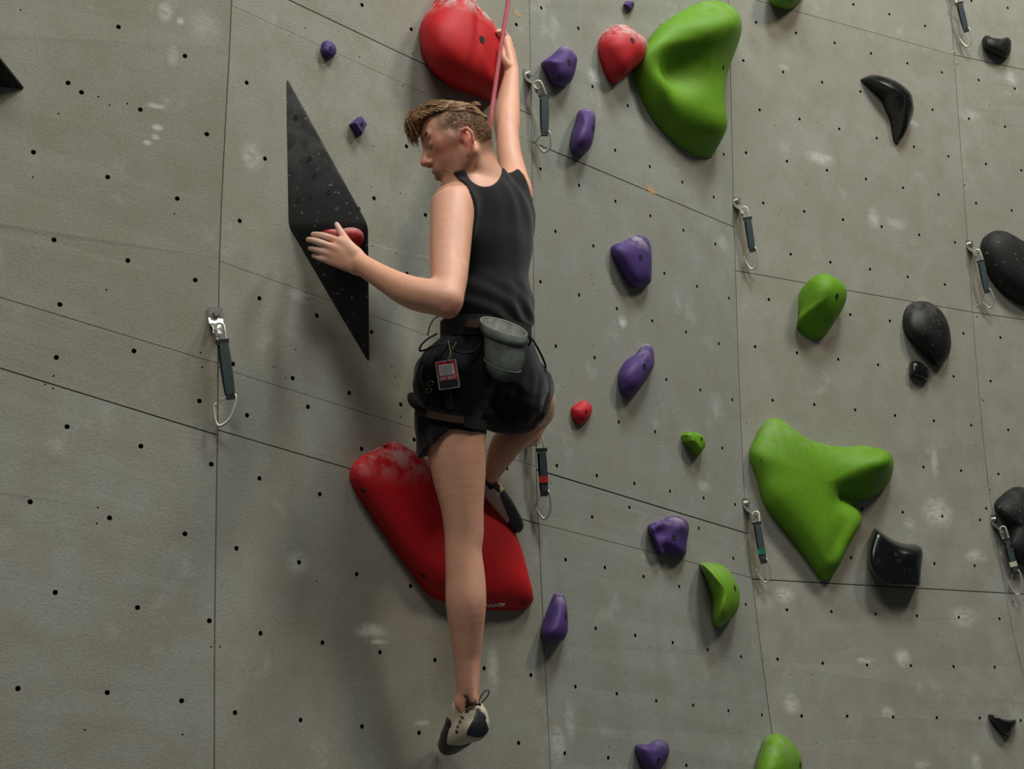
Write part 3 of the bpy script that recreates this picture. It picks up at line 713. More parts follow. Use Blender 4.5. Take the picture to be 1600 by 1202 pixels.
# ------------------------------------------------------------------ quickdraws
MAT_STEEL = simple('brushed_steel', (196, 192, 182), 0.32, 0.85)
MAT_ALU = simple('pale_aluminium', (206, 204, 190), 0.38, 0.55)
MAT_SLING = simple('sling_grey_webbing', (62, 74, 76), 0.85, 0, 0.3, 160)
MAT_SLING_DARK = simple('sling_black_webbing', (20, 22, 28), 0.85)
MAT_RUBBER = simple('keeper_black_rubber', (24, 25, 26), 0.6)
BINER = [(0.02,-.12),(0.26,-.10),(0.40,.05),(0.46,.35),(0.45,.62),(0.30,.86),(0.05,1.0),(-.16,.93),(-.42,.68),(-.56,.46),(-.52,.36)]
def quickdraw(label, h, s0, s1, e, band=None, wide=1.0):
    q, u, v, n = wall_frame(*h)
    k = mpp(q)
    root = empty('quickdraw', q, label, 'quickdraw', 'quickdraws hanging on the wall')
    def at(px, off): 
        p, nn = wall_hit(*px); return p + nn * off
    H0 = at(h, 0.003); a0 = at(s0, 0.045); a1 = at(s1, 0.040); E = at(e, 0.030)
    view = norm(CAM - a0)
    d1 = norm(a1 - a0); w1 = norm(np.cross(d1, view)); w1 = w1 if w1 @ RGT > 0 else -w1; f1 = np.cross(w1, d1)
    f1 = f1 if f1 @ view > 0 else -f1
    # hanger: bent plate with an eye
    prof = [(0.0, 0.030), (0.0, 0.002), (0.010, -0.014), (0.032, -0.032), (0.036, -0.046)]
    V, Fc = [], []
    for d, z in prof:
        wv = 0.018 if z > -0.02 else 0.014
        for s in (-1, 1):
            for th in (0.0, 0.003): V.append(H0 + n * (d + th) + v * (z - 0.006) + u * (s * wv))
    for i in range(len(prof) - 1):
        b = 4 * i; Fc += [(b, b + 4, b + 6, b + 2), (b + 1, b + 3, b + 7, b + 5), (b, b + 1, b + 5, b + 4), (b + 2, b + 6, b + 7, b + 3)]
    Fc += [(0, 2, 3, 1), (16, 17, 19, 18)]
    hg = build('hanger', V, Fc, MAT_STEEL, root, smooth=False)
    V = []
    for dd, r in ((0.003, 0.009), (0.012, 0.009), (0.014, 0.007)):
        for a in range(8): V.append(H0 + n * dd + v * 0.008 + r * (math.cos(a * math.pi / 4) * u + math.sin(a * math.pi / 4) * v))
    build('bolt', V, [(i * 8 + a, i * 8 + (a + 1) % 8, i * 8 + 8 + (a + 1) % 8, i * 8 + 8 + a) for i in range(2) for a in range(8)] + [tuple(range(16, 24))], MAT_STEEL, hg, smooth=False)
    # quick link between hanger and sling
    top = H0 + n * 0.038 - v * 0.026
    L = np.linalg.norm(a0 - top); dl = norm(a0 + d1 * 0.008 - top); wl = norm(w1 - dl * (w1 @ dl)); lp = []
    hw = 0.011
    for a in range(20):
        th = 2 * math.pi * a / 20; cx = hw * math.cos(th); sy = math.sin(th)
        lp.append(top + dl * (L / 2 + 0.004 + (sy * hw + (math.copysign(1, sy) if abs(sy) > 1e-6 else 0) * max(L / 2 - hw + 0.004, 0))) + wl * cx)
    tv, tf = tube(lp, 0.0035, 6, True)
    ln = build('quick_link', tv, tf, MAT_ALU, root)
    mid = top + dl * (L * 0.5)
    build('screw_sleeve', *tube([mid - wl * hw - dl * 0.009, mid - wl * hw + dl * 0.009], 0.0055, 8), MAT_STEEL, ln, smooth=False)
    # keeper, sling (two webbing plies), end wrap
    bv, bf = box_frame(a0 + d1 * 0.0, np.array([w1, d1, f1]), (0.0165, 0.005, 0.006)); build('keeper', bv, bf, MAT_RUBBER, root, smooth=False)
    def strap(name, p, q2, hw_, ht, mat, off, par=root):
        V, Fc = [], []
        N = 7
        for i in range(N):
            t = i / (N - 1); c = p + (q2 - p) * t + f1 * (off + 0.002 * math.sin(t * math.pi)); ww = hw_ * (0.82 + 0.18 * math.sin(t * math.pi) ** 0.5)
            for sw, sf in ((-1, -1), (1, -1), (1, 1), (-1, 1)): V.append(c + w1 * sw * ww + f1 * sf * ht)
        for i in range(N - 1):
            for kk in range(4): Fc.append((4 * i + kk, 4 * i + (kk + 1) % 4, 4 * i + 4 + (kk + 1) % 4, 4 * i + 4 + kk))
        Fc += [(0, 3, 2, 1), (4 * N - 4, 4 * N - 3, 4 * N - 2, 4 * N - 1)]
        return build(name, V, Fc, mat, par, smooth=False)
    sl = strap('sling', a0 + d1 * 0.004 + w1 * 0.004, a1 + w1 * 0.004, 0.0105 * wide, 0.0022, MAT_SLING, 0.004)
    strap('webbing_edge', a0 + d1 * 0.004 - w1 * 0.007, a1 - w1 * 0.004, 0.0065 * wide, 0.0025, MAT_SLING_DARK, -0.003, sl)
    bv, bf = box_frame(a1 + w1 * 0.002, np.array([w1, d1, f1]), (0.0105, 0.008, 0.0065)); build('end_wrap', bv, bf, MAT_RUBBER, root, smooth=False)
    if band:
        t, c = band; cc = a0 + (a1 - a0) * t
        bv, bf = box_frame(cc + w1 * 0.002 + f1 * 0.003, np.array([w1, d1, f1]), (0.0135, 0.0095, 0.0062)); build('tape_band', bv, bf, c, sl, smooth=False)
    # lower carabiner
    Lb = np.linalg.norm(E - a1); db = norm(E - a1); wb = norm(w1 - db * (w1 @ db))
    wd = 0.045
    pts = catmull([a1 + db * (y * Lb) + wb * (x * wd) for x, y in BINER], 4, False)
    tv, tf = tube(pts, 0.0038, 7); cb = build('carabiner', tv, tf, MAT_ALU, root)
    g0 = a1 + db * (0.42 * Lb) + wb * (-.50 * wd); g1 = a1 + db * (-0.10 * Lb) + wb * (-.04 * wd)
    build('wire_gate', *merge([tube([g0 + f1 * s * 0.003, g1 + f1 * s * 0.003], 0.0015, 5) for s in (-1, 1)]), MAT_ALU, cb)
    return root
T_RED = simple('tape_red', (206, 46, 52), 0.6); T_GREEN = simple('tape_green', (26, 112, 78), 0.6); T_WHITE = simple('tape_cream', (206, 198, 172), 0.6)
quickdraw('quickdraw hanging alone left of the black diamond volume', (336, 496), (340, 541), (344, 624), (336, 669), wide=1.15)
quickdraw('quickdraw hanging just right of the raised forearm', (824, 121), (832, 156), (834, 213), (838, 241), wide=1.1)
quickdraw('quickdraw below the tall green hold at the joint', (1150, 318), (1155, 347), (1163, 395), (1166, 424))
quickdraw('quickdraw beside the large black oval hold at the right edge', (1514, 385), (1520, 413), (1530, 459), (1538, 484))
quickdraw('quickdraw cut off by the top edge near the upper right corner', (1480, -26), (1487, 12), (1498, 53), (1503, 77))
quickdraw('quickdraw with a red band behind the bent right knee', (824, 668), (829, 707), (834, 774), (838, 813), band=(0.68, T_RED), wide=1.0)
quickdraw('quickdraw with a green band left of the green shield hold', (1164, 790), (1169, 821), (1180, 880), (1187, 912), band=(0.74, T_GREEN))
quickdraw('quickdraw with a cream band beside the two-lobed black hold', (1552, 815), (1559, 846), (1574, 897), (1581, 931), band=(0.74, T_WHITE))
# ------------------------------------------------------------------ smooth-blended solids -> one continuous mesh
def capsule(a, b, ra, rb, flat=None):
    """tapered capsule; flat=(axis, factor) squeezes it along an axis"""
    a = np.asarray(a, float); b = np.asarray(b, float); d = b - a; dd = max(float(d @ d), 1e-9); R = max(ra, rb)
    if flat is not None and flat[1] < 1: R = R / flat[1]
    lo = np.minimum(a, b) - R; hi = np.maximum(a, b) + R
    def f(x, y, z):
        px, py, pz = x - a[0], y - a[1], z - a[2]
        t = np.clip((px * d[0] + py * d[1] + pz * d[2]) / dd, 0, 1)
        ox, oy, oz = px - t * d[0], py - t * d[1], pz - t * d[2]
        q = ox * ox + oy * oy + oz * oz
        if flat is not None:
            n, s = flat; on = ox * n[0] + oy * n[1] + oz * n[2]; q = q + (s * s - 1) * on * on
        return np.sqrt(q) - (ra + (rb - ra) * t)
    return f, lo, hi
def ellipsoid(c, ax, rad):
    c = np.asarray(c, float); ax = np.asarray(ax, float); rad = np.asarray(rad, float)
    ext = np.sqrt(((ax * rad[:, None]) ** 2).sum(0)); lo, hi = c - ext, c + ext
    def f(x, y, z):
        px, py, pz = x - c[0], y - c[1], z - c[2]; k0 = 0; k1 = 0
        for i in range(3):
            q = px * ax[i, 0] + py * ax[i, 1] + pz * ax[i, 2]
            k0 = k0 + (q / rad[i]) ** 2; k1 = k1 + (q / rad[i] ** 2) ** 2
        k0 = np.sqrt(k0); k1 = np.sqrt(k1)
        return k0 * (k0 - 1) / np.maximum(k1, 1e-6)
    return f, lo, hi
def polycap(st, sub=5, flat=None):
    """one smooth tapered limb through stations (point, radius)"""
    q = catmull([np.r_[p, r] for p, r in st], sub, False)
    seg = [capsule(a[:3], b[:3], max(a[3], 1e-4), max(b[3], 1e-4), flat) for a, b in zip(q[:-1], q[1:])]
    lo = np.min([g[1] for g in seg], 0); hi = np.max([g[2] for g in seg], 0)
    def f(x, y, z):
        d = None
        for g in seg:
            v = g[0](x, y, z); d = v if d is None else np.minimum(d, v)
        return d
    return f, lo, hi
_wr = np.random.RandomState(5)
_WV = [(_wr.normal(size=3), _wr.uniform(0, 6.28)) for _ in range(14)]
def waves(x, y, z, freq):
    """smooth irregular ripple, about -1..1"""
    o = 0
    for d, p in _WV: o = o + np.sin((x * d[0] + y * d[1] + z * d[2]) * freq + p)
    return o / 4.5
def halfspace(p, n):
    p = np.asarray(p, float); n = norm(n)
    return (lambda x, y, z: (x - p[0]) * n[0] + (y - p[1]) * n[1] + (z - p[2]) * n[2]), None, None
def smin(a, b, k):
    if k <= 0: return np.minimum(a, b)
    h = np.clip(0.5 + 0.5 * (b - a) / k, 0, 1)
    return b + (a - b) * h - k * h * (1 - h)
class Field:
    def __init__(self, lo, hi, h):
        self.lo = np.asarray(lo, float); self.h = h
        self.n = np.ceil((np.asarray(hi) - self.lo) / h).astype(int) + 1
        self.a = np.full(self.n, 0.5, np.float32)
    def like(self):
        f = Field(self.lo, self.lo + self.h, self.h); f.n = self.n; f.a = np.full(self.n, 0.5, np.float32); return f
    def axes(self, sl=None):
        g = [self.lo[i] + self.h * np.arange(self.n[i], dtype=np.float32) for i in range(3)]
        if sl is not None: g = [g[i][sl[i]] for i in range(3)]
        return g[0][:, None, None], g[1][None, :, None], g[2][None, None, :]
    def _sl(self, lo, hi, m):
        if lo is None: return (slice(None),) * 3
        i0 = np.clip(np.floor((lo - m - self.lo) / self.h).astype(int), 0, self.n)
        i1 = np.clip(np.ceil((hi + m - self.lo) / self.h).astype(int) + 1, 0, self.n)
        return tuple(slice(i0[i], i1[i]) for i in range(3))
    def add(self, prim, k=0.02, off=0.0):
        f, lo, hi = prim; sl = self._sl(lo, hi, k + abs(off) + 4 * self.h)
        self.a[sl] = smin(self.a[sl], (f(*self.axes(sl)) - off).astype(np.float32), k)
    def sub(self, prim, k=0.01):
        f, lo, hi = prim; sl = self._sl(lo, hi, k + 4 * self.h)
        self.a[sl] = -smin(-self.a[sl], f(*self.axes(sl)).astype(np.float32), k)
    def clip(self, prim, k=0.0):
        f, lo, hi = prim
        self.a = -smin(-self.a, -f(*self.axes()).astype(np.float32), k)
    def displace(self, fn):
        self.a = self.a + fn(*self.axes()).astype(np.float32)
    def mesh(self, relax=1, extra=None):
        """naive surface nets"""
        a = self.a; s = a < 0
        c = np.zeros(np.array(a.shape) - 1, np.uint8)
        X = slice(None, -1); Y = slice(1, None)
        for i in (X, Y):
            for j in (X, Y):
                for k in (X, Y): c += s[i, j, k]
        act = (c > 0) & (c < 8)
        idx = np.argwhere(act); n = len(idx)
        ids = np.full(act.shape, -1, np.int32); ids[act] = np.arange(n)
        acc = np.zeros((n, 3)); cnt = np.zeros(n)
        val = {}
        for i in (0, 1):
            for j in (0, 1):
                for k in (0, 1): val[(i, j, k)] = a[idx[:, 0] + i, idx[:, 1] + j, idx[:, 2] + k].astype(float)
        for p in val:
            for ax in range(3):
                if p[ax] == 1: continue
                q = list(p); q[ax] = 1; q = tuple(q)
                v0, v1 = val[p], val[q]; m = (v0 < 0) != (v1 < 0)
                t = np.where(m, v0 / np.where(m, v0 - v1, 1), 0)
                pt = np.tile(np.array(p, float), (n, 1)); pt[:, ax] = t
                acc[m] += pt[m]; cnt[m] += 1
        V = self.lo + self.h * (idx + acc / cnt[:, None])
        Fs = []
        for ax in range(3):
            b, cc = [(1, 2), (2, 0), (0, 1)][ax]
            s0 = [slice(None)] * 3; s1 = [slice(None)] * 3
            s0[ax] = slice(None, -1); s1[ax] = slice(1, None)
            e = s[tuple(s0)] != s[tuple(s1)]
            q = np.argwhere(e)
            ok = (q[:, b] > 0) & (q[:, cc] > 0) & (q[:, b] < act.shape[b]) & (q[:, cc] < act.shape[cc])
            q = q[ok]
            def cell(db, dc):
                r = q.copy(); r[:, b] -= db; r[:, cc] -= dc
                return ids[r[:, 0], r[:, 1], r[:, 2]]
            quad = np.stack([cell(1, 1), cell(0, 1), cell(0, 0), cell(1, 0)], 1)
            inv = ~s[q[:, 0], q[:, 1], q[:, 2]]
            quad[inv] = quad[inv][:, ::-1]
            Fs.append(quad[(quad >= 0).all(1)])
        Q = np.vstack(Fs)
        msk = None
        for it in range(relax + (extra[1] if extra else 0)):
            if extra and it == relax: msk = extra[0](V)[:, None]
            E = np.vstack([Q[:, [0, 1]], Q[:, [1, 2]], Q[:, [2, 3]], Q[:, [3, 0]]])
            sm = np.zeros_like(V); ct = np.zeros(n)
            for d in range(3): sm[:, d] = np.bincount(E[:, 0], V[E[:, 1], d], n) + np.bincount(E[:, 1], V[E[:, 0], d], n)
            ct = np.bincount(E[:, 0], minlength=n) + np.bincount(E[:, 1], minlength=n)
            N_ = V * 0.5 + 0.5 * sm / np.maximum(ct, 1)[:, None]
            V = N_ if msk is None else V + (N_ - V) * msk
        return V, Q
def fast_mesh(name, V, Q, org):
    me = bpy.data.meshes.new(name); V = (V - np.asarray(org)).astype(np.float32)
    me.vertices.add(len(V)); me.vertices.foreach_set('co', V.ravel())
    me.loops.add(Q.size); me.loops.foreach_set('vertex_index', Q.astype(np.int32).ravel())
    me.polygons.add(len(Q)); me.polygons.foreach_set('loop_start', np.arange(0, Q.size, 4, dtype=np.int32))
    me.polygons.foreach_set('use_smooth', np.ones(len(Q), bool))
    me.update(calc_edges=True); me.validate()
    return me
def solid(name, field, mat, parent, org, relax=1, color=None, extra=None):
    V, Q = field.mesh(relax, extra)
    me = fast_mesh(name, V, Q, org)
    if color is not None:
        at = me.color_attributes.new('tone', 'FLOAT_COLOR', 'POINT')
        c = color(V).astype(np.float32)
        at.data.foreach_set('color', c.ravel())
    return link(name, me, mat, parent, False, Vector(org)), V, Q
# ------------------------------------------------------------------ the climber
SD = norm([0.72, 0.69, 0]); BD = norm([0.69, -0.72, 0]); ZD = np.array([0, 0, 1.0])   # his right, his back, up
BODY_AX = np.array([SD, BD, ZD])
def S(px, py, Y, r):
    p = P(px, py, Y); return p, r * mpp(p)
def cap(s0, s1, flat=None):
    (a, ra), (b, rb) = S(*s0), S(*s1); return capsule(a, b, ra, rb, flat)
def ell(px, py, Y, rad, ax=BODY_AX): return ellipsoid(P(px, py, Y), ax, rad)
def chain(fld, st, k, flat=None, off=0.0):
    fld.add(polycap([S(*q) for q in st], 4, flat), k, off)
# head frame: face turned to his left, chin down
HF = norm([-0.95, -0.04, -0.30]); HL = norm(np.cross([0, 0, 1.0], HF)); HU = np.cross(HF, HL)
HC = P(719, 218, 3.78); HAX = np.array([HF, HL, HU])
HS = np.array([1.0, 1.03, 1.10])
def hp(x, y, z): return HC + x * HS[0] * HF + y * HS[1] * HL + z * HS[2] * HU
def hcap(a, b, ra, rb, flat=None): return capsule(hp(*a), hp(*b), ra * 1.04, rb * 1.04, flat)
def hell(c, rad): return ellipsoid(hp(*c), HAX, np.array(rad) * HS)
def hell_r(c, rad, rot):
    """rotated about the head's left axis"""
    cs, sn = math.cos(rot), math.sin(rot)
    return ellipsoid(hp(*c), np.array([cs * HF + sn * HU, HL, -sn * HF + cs * HU]), np.array(rad) * 1.04)

TORSO = [
    (ell(757, 372, 3.845, (0.138, 0.098, 0.150)), 0.03),
    (ell(763, 478, 3.865, (0.116, 0.082, 0.13)), 0.06),
    (ell(755, 575, 3.88, (0.138, 0.105, 0.10)), 0.06),
    (ell(760, 322, 3.84, (0.140, 0.080, 0.070)), 0.05),
    (cap((748, 287, 3.81, 23), (711, 316, 3.73, 26)), 0.025),
    (cap((753, 283, 3.82, 24), (796, 298, 3.92, 23)), 0.025),
    (cap((802, 312, 3.92, 26), (797, 385, 3.915, 22)), 0.04),
    (ellipsoid(P(716, 612, 3.84), BODY_AX, (0.088, 0.088, 0.10)), 0.05),
    (ellipsoid(P(790, 608, 3.91), BODY_AX, (0.092, 0.092, 0.10)), 0.05),
]
L_THIGH = [(706, 600, 3.85, 54), (712, 690, 3.85, 47), (717, 740, 3.86, 42), (722, 790, 3.87, 34)]
L_SHANK = [(722, 790, 3.87, 34), (725, 832, 3.885, 31), (724, 862, 3.89, 29), (727, 900, 3.90, 31), (728, 940, 3.91, 32), (729, 985, 3.935, 27), (730, 1030, 3.96, 21.5), (731, 1070, 3.98, 18.5), (731, 1100, 4.0, 18)]
L_FOOT = [(731, 1100, 4.0, 18), (741, 1128, 3.995, 17), (712, 1150, 4.05, 15), (700, 1160, 4.08, 12)]
R_THIGH = [(792, 603, 3.93, 54), (822, 622, 4.06, 44), (838, 640, 4.20, 29)]
R_SHANK = [(838, 640, 4.20, 26), (822, 676, 4.19, 24)]
R_CALF = [(822, 668, 4.18, 24), (795, 690, 4.13, 25), (782, 712, 4.12, 21), (772, 736, 4.13, 14), (768, 752, 4.14, 12.5), (790, 790, 4.22, 11), (802, 812, 4.26, 9)]
L_ARM = [(707, 323, 3.715, 34.5), (705, 360, 3.68, 33.5), (703, 400, 3.645, 31.5), (702, 440, 3.60, 28), (697, 470, 3.565, 25.5)]
L_FORE = [(697, 468, 3.565, 26), (668, 463, 3.575, 27.5), (640, 456, 3.59, 25.5), (612, 442, 3.615, 21.5), (588, 428, 3.64, 18.5), (566, 414, 3.665, 16.5)]
R_ARM = [(804, 297, 3.925, 27.5), (801, 270, 3.965, 22), (796, 243, 3.99, 19.5), (793, 213, 4.02, 18.5), (792, 188, 4.05, 21)]
R_FORE = [(792, 188, 4.05, 21), (794, 160, 4.085, 18.5), (797, 136, 4.11, 15), (800, 112, 4.135, 10.8)]
VIEW = -FWD
HANDFLAT = (VIEW, 1.45)
body = Field((-0.60, 3.38, 1.50), (0.17, 4.42, 3.72), 0.0036)
for pr, k in TORSO: body.add(pr, k)
chain(body, L_THIGH + L_SHANK[1:], 0.03); chain(body, L_FOOT, 0.012)
chain(body, R_THIGH, 0.03); chain(body, R_SHANK, 0.01); chain(body, R_CALF, 0.012)
chain(body, L_ARM, 0.025); chain(body, L_FORE, 0.012)
chain(body, R_ARM + R_FORE[1:], 0.02)
# muscle and bone landmarks
body.sub(cap((741, 846, 3.795, 7), (741, 862, 3.795, 6)), 0.03)              # knee hollow
body.add(cap((700, 486, 3.555, 10), (704, 489, 3.56, 8)), 0.018)           # elbow point
body.add(cap((735, 1040, 3.945, 6), (741, 1095, 3.955, 6)), 0.018)         # heel cord
body.add(cap((718, 1098, 3.985, 7), (719, 1100, 3.985, 7)), 0.014)         # ankle bone
body.sub(cap((724, 335, 3.60, 6), (728, 395, 3.58, 5)), 0.03)              # rear deltoid line
body.add(cap((735, 345, 3.80, 18), (755, 392, 3.82, 18)), 0.04)            # shoulder blade
body.add(cap((786, 330, 3.86, 16), (782, 372, 3.86, 16)), 0.04)
# left hand: palm, four fingers hooked on the hold, thumb up
KN = [(532, 379, 3.668, 8.2), (523, 388, 3.668, 8.2), (517, 398, 3.672, 7.6), (514, 407, 3.678, 7.0)]
for i, kn in enumerate(KN):
    body.add(cap((561 - i * 1.0, 405 + i * 4.5, 3.668, 12), kn, HANDFLAT), 0.008)
FING = [
    [(532, 378, 3.668, 6.2), (509, 369.5, 3.682, 5.6), (496, 367, 3.706, 5.0), (489, 366.5, 3.735, 4.3)],
    [(523, 388, 3.668, 6.2), (501, 379.5, 3.672, 5.6), (488, 375.5, 3.69, 5.0), (481.5, 374.5, 3.715, 4.3)],
    [(517, 398, 3.672, 5.9), (502, 393, 3.675, 5.2), (491, 389.5, 3.692, 4.7), (484.5, 388, 3.718, 4.1)],
    [(514, 407, 3.678, 5.4), (503, 404.5, 3.680, 4.8), (495, 401.5, 3.695, 4.3), (489.5, 399.5, 3.718, 3.8)],
]
for fg in FING: chain(body, fg, 0.0035)
chain(body, [(556, 398, 3.668, 9.5), (543, 380, 3.672, 7.6), (533, 363, 3.686, 5.6), (526, 350.5, 3.70, 4.2)], 0.006)
body.add(cap((556, 397, 3.668, 10), (534, 381, 3.672, 7), HANDFLAT), 0.012)
# right hand wrapped round the hold's edge
for i, (kx, ky, kY) in enumerate([(791, 64, 4.165), (795, 70, 4.175), (798, 78, 4.185), (800, 87, 4.19)]):
    body.add(cap((800 + i * 0.8, 108, 4.135 + 0.008 * i, 7.5), (kx, ky, kY, 6.5)), 0.008)
for fg in ([(791, 64, 4.165, 5.4), (789, 54, 4.165, 4.9), (783, 49, 4.145, 4.4), (777, 50, 4.13, 3.9)],
           [(795, 70, 4.175, 5.2), (794, 60, 4.19, 4.8), (788, 55, 4.185, 4.4), (782, 57, 4.16, 3.9)],
           [(798, 78, 4.185, 5.0), (797, 68, 4.21, 4.6), (791, 63, 4.215, 4.2), (785, 64, 4.19, 3.8)],
           [(800, 87, 4.19, 4.6), (799, 78, 4.22, 4.2), (794, 73, 4.225, 3.9), (789, 74, 4.21, 3.5)]):
    chain(body, fg, 0.0035)
chain(body, [(794, 103, 4.12, 7.0), (787, 91, 4.115, 5.6), (785, 79, 4.118, 4.8), (783, 70, 4.115, 4.0)], 0.006)
# neck and head
chain(body, [(733, 246, 3.79, 32), (744, 268, 3.80, 31), (752, 292, 3.825, 35)], 0.015)
body.add(cap((747, 234, 3.80, 22), (760, 274, 3.83, 21)), 0.03)
body.add(hell((0.003, 0, 0.010), (0.087, 0.073, 0.077)), 0.02)
body.add(hell((0.042, 0, 0.026), (0.054, 0.060, 0.056)), 0.02)
body.add(hell((0.040, 0, -0.040), (0.050, 0.053, 0.072)), 0.02)
for s in (-1, 1):
    body.add(hcap((-0.010, s * 0.056, -0.055), (0.060, s * 0.016, -0.104), 0.019, 0.018), 0.02)
    body.add(hcap((0.052, s * 0.043, -0.012), (0.030, s * 0.054, -0.010), 0.021, 0.016), 0.018)
body.add(hcap((0.066, -0.010, -0.107), (0.066, 0.010, -0.107), 0.019, 0.019), 0.015)
for s in (-1, 1):
    body.sub(hell((0.093, s * 0.034, -0.003), (0.014, 0.019, 0.012)), 0.010)
    body.add(hcap((0.089, s * 0.014, 0.017), (0.078, s * 0.046, 0.019), 0.0085, 0.008), 0.009)
    body.add(hell((0.074, s * 0.033, -0.004), (0.0135, 0.0155, 0.0125)), 0.003)
body.add(hcap((0.090, 0, 0.008), (0.108, 0, -0.028), 0.0070, 0.0095), 0.009)
body.add(hell((0.108, 0, -0.031), (0.0115, 0.0100, 0.0090)), 0.007)
for s in (-1, 1):
    body.add(hell((0.097, s * 0.0125, -0.036), (0.0105, 0.0068, 0.0075)), 0.005)
    body.sub(hell((0.100, s * 0.0075, -0.044), (0.005, 0.0035, 0.004)), 0.003)
body.add(hell((0.074, 0, -0.063), (0.022, 0.030, 0.020)), 0.012)
body.add(hcap((0.0925, 0, -0.0575), (0.077, 0.022, -0.0655), 0.0058, 0.0030), 0.004)
body.add(hcap((0.0925, 0, -0.0575), (0.077, -0.022, -0.0655), 0.0058, 0.0030), 0.004)
body.add(hcap((0.0895, 0, -0.0760), (0.076, 0.020, -0.0690), 0.0062, 0.0030), 0.004)
body.add(hcap((0.0895, 0, -0.0760), (0.076, -0.020, -0.0690), 0.0062, 0.0030), 0.004)
body.sub(hcap((0.098, 0, -0.0672), (0.074, 0.023, -0.0672), 0.0030, 0.0014), 0.002)
body.sub(hcap((0.098, 0, -0.0672), (0.074, -0.023, -0.0672), 0.0030, 0.0014), 0.002)
EX, EZ = 0.032, -0.017
for s in (-1, 1):                                        # ears: helix rim, lobe, hollow
    rim = [(-0.026, s * 0.070, -0.006), (-0.034, s * 0.078, 0.010), (-0.047, s * 0.082, 0.010), (-0.055, s * 0.083, -0.004), (-0.053, s * 0.080, -0.020), (-0.043, s * 0.074, -0.034), (-0.033, s * 0.069, -0.043)]
    rim = [(a + EX, b, c + EZ) for a, b, c in rim]
    for a, b in zip(rim[:-1], rim[1:]): body.add(hcap(a, b, 0.0048, 0.0048), 0.003)
    body.add(hell((-0.040 + EX, s * 0.070, -0.012 + EZ), (0.013, 0.006, 0.022)), 0.006)
    body.sub(hell((-0.040 + EX, s * 0.080, -0.008 + EZ), (0.0075, 0.006, 0.013)), 0.004)
    body.add(hcap((-0.034 + EX, s * 0.069, -0.040 + EZ), (-0.030 + EX, s * 0.068, -0.048 + EZ), 0.0062, 0.005), 0.004)

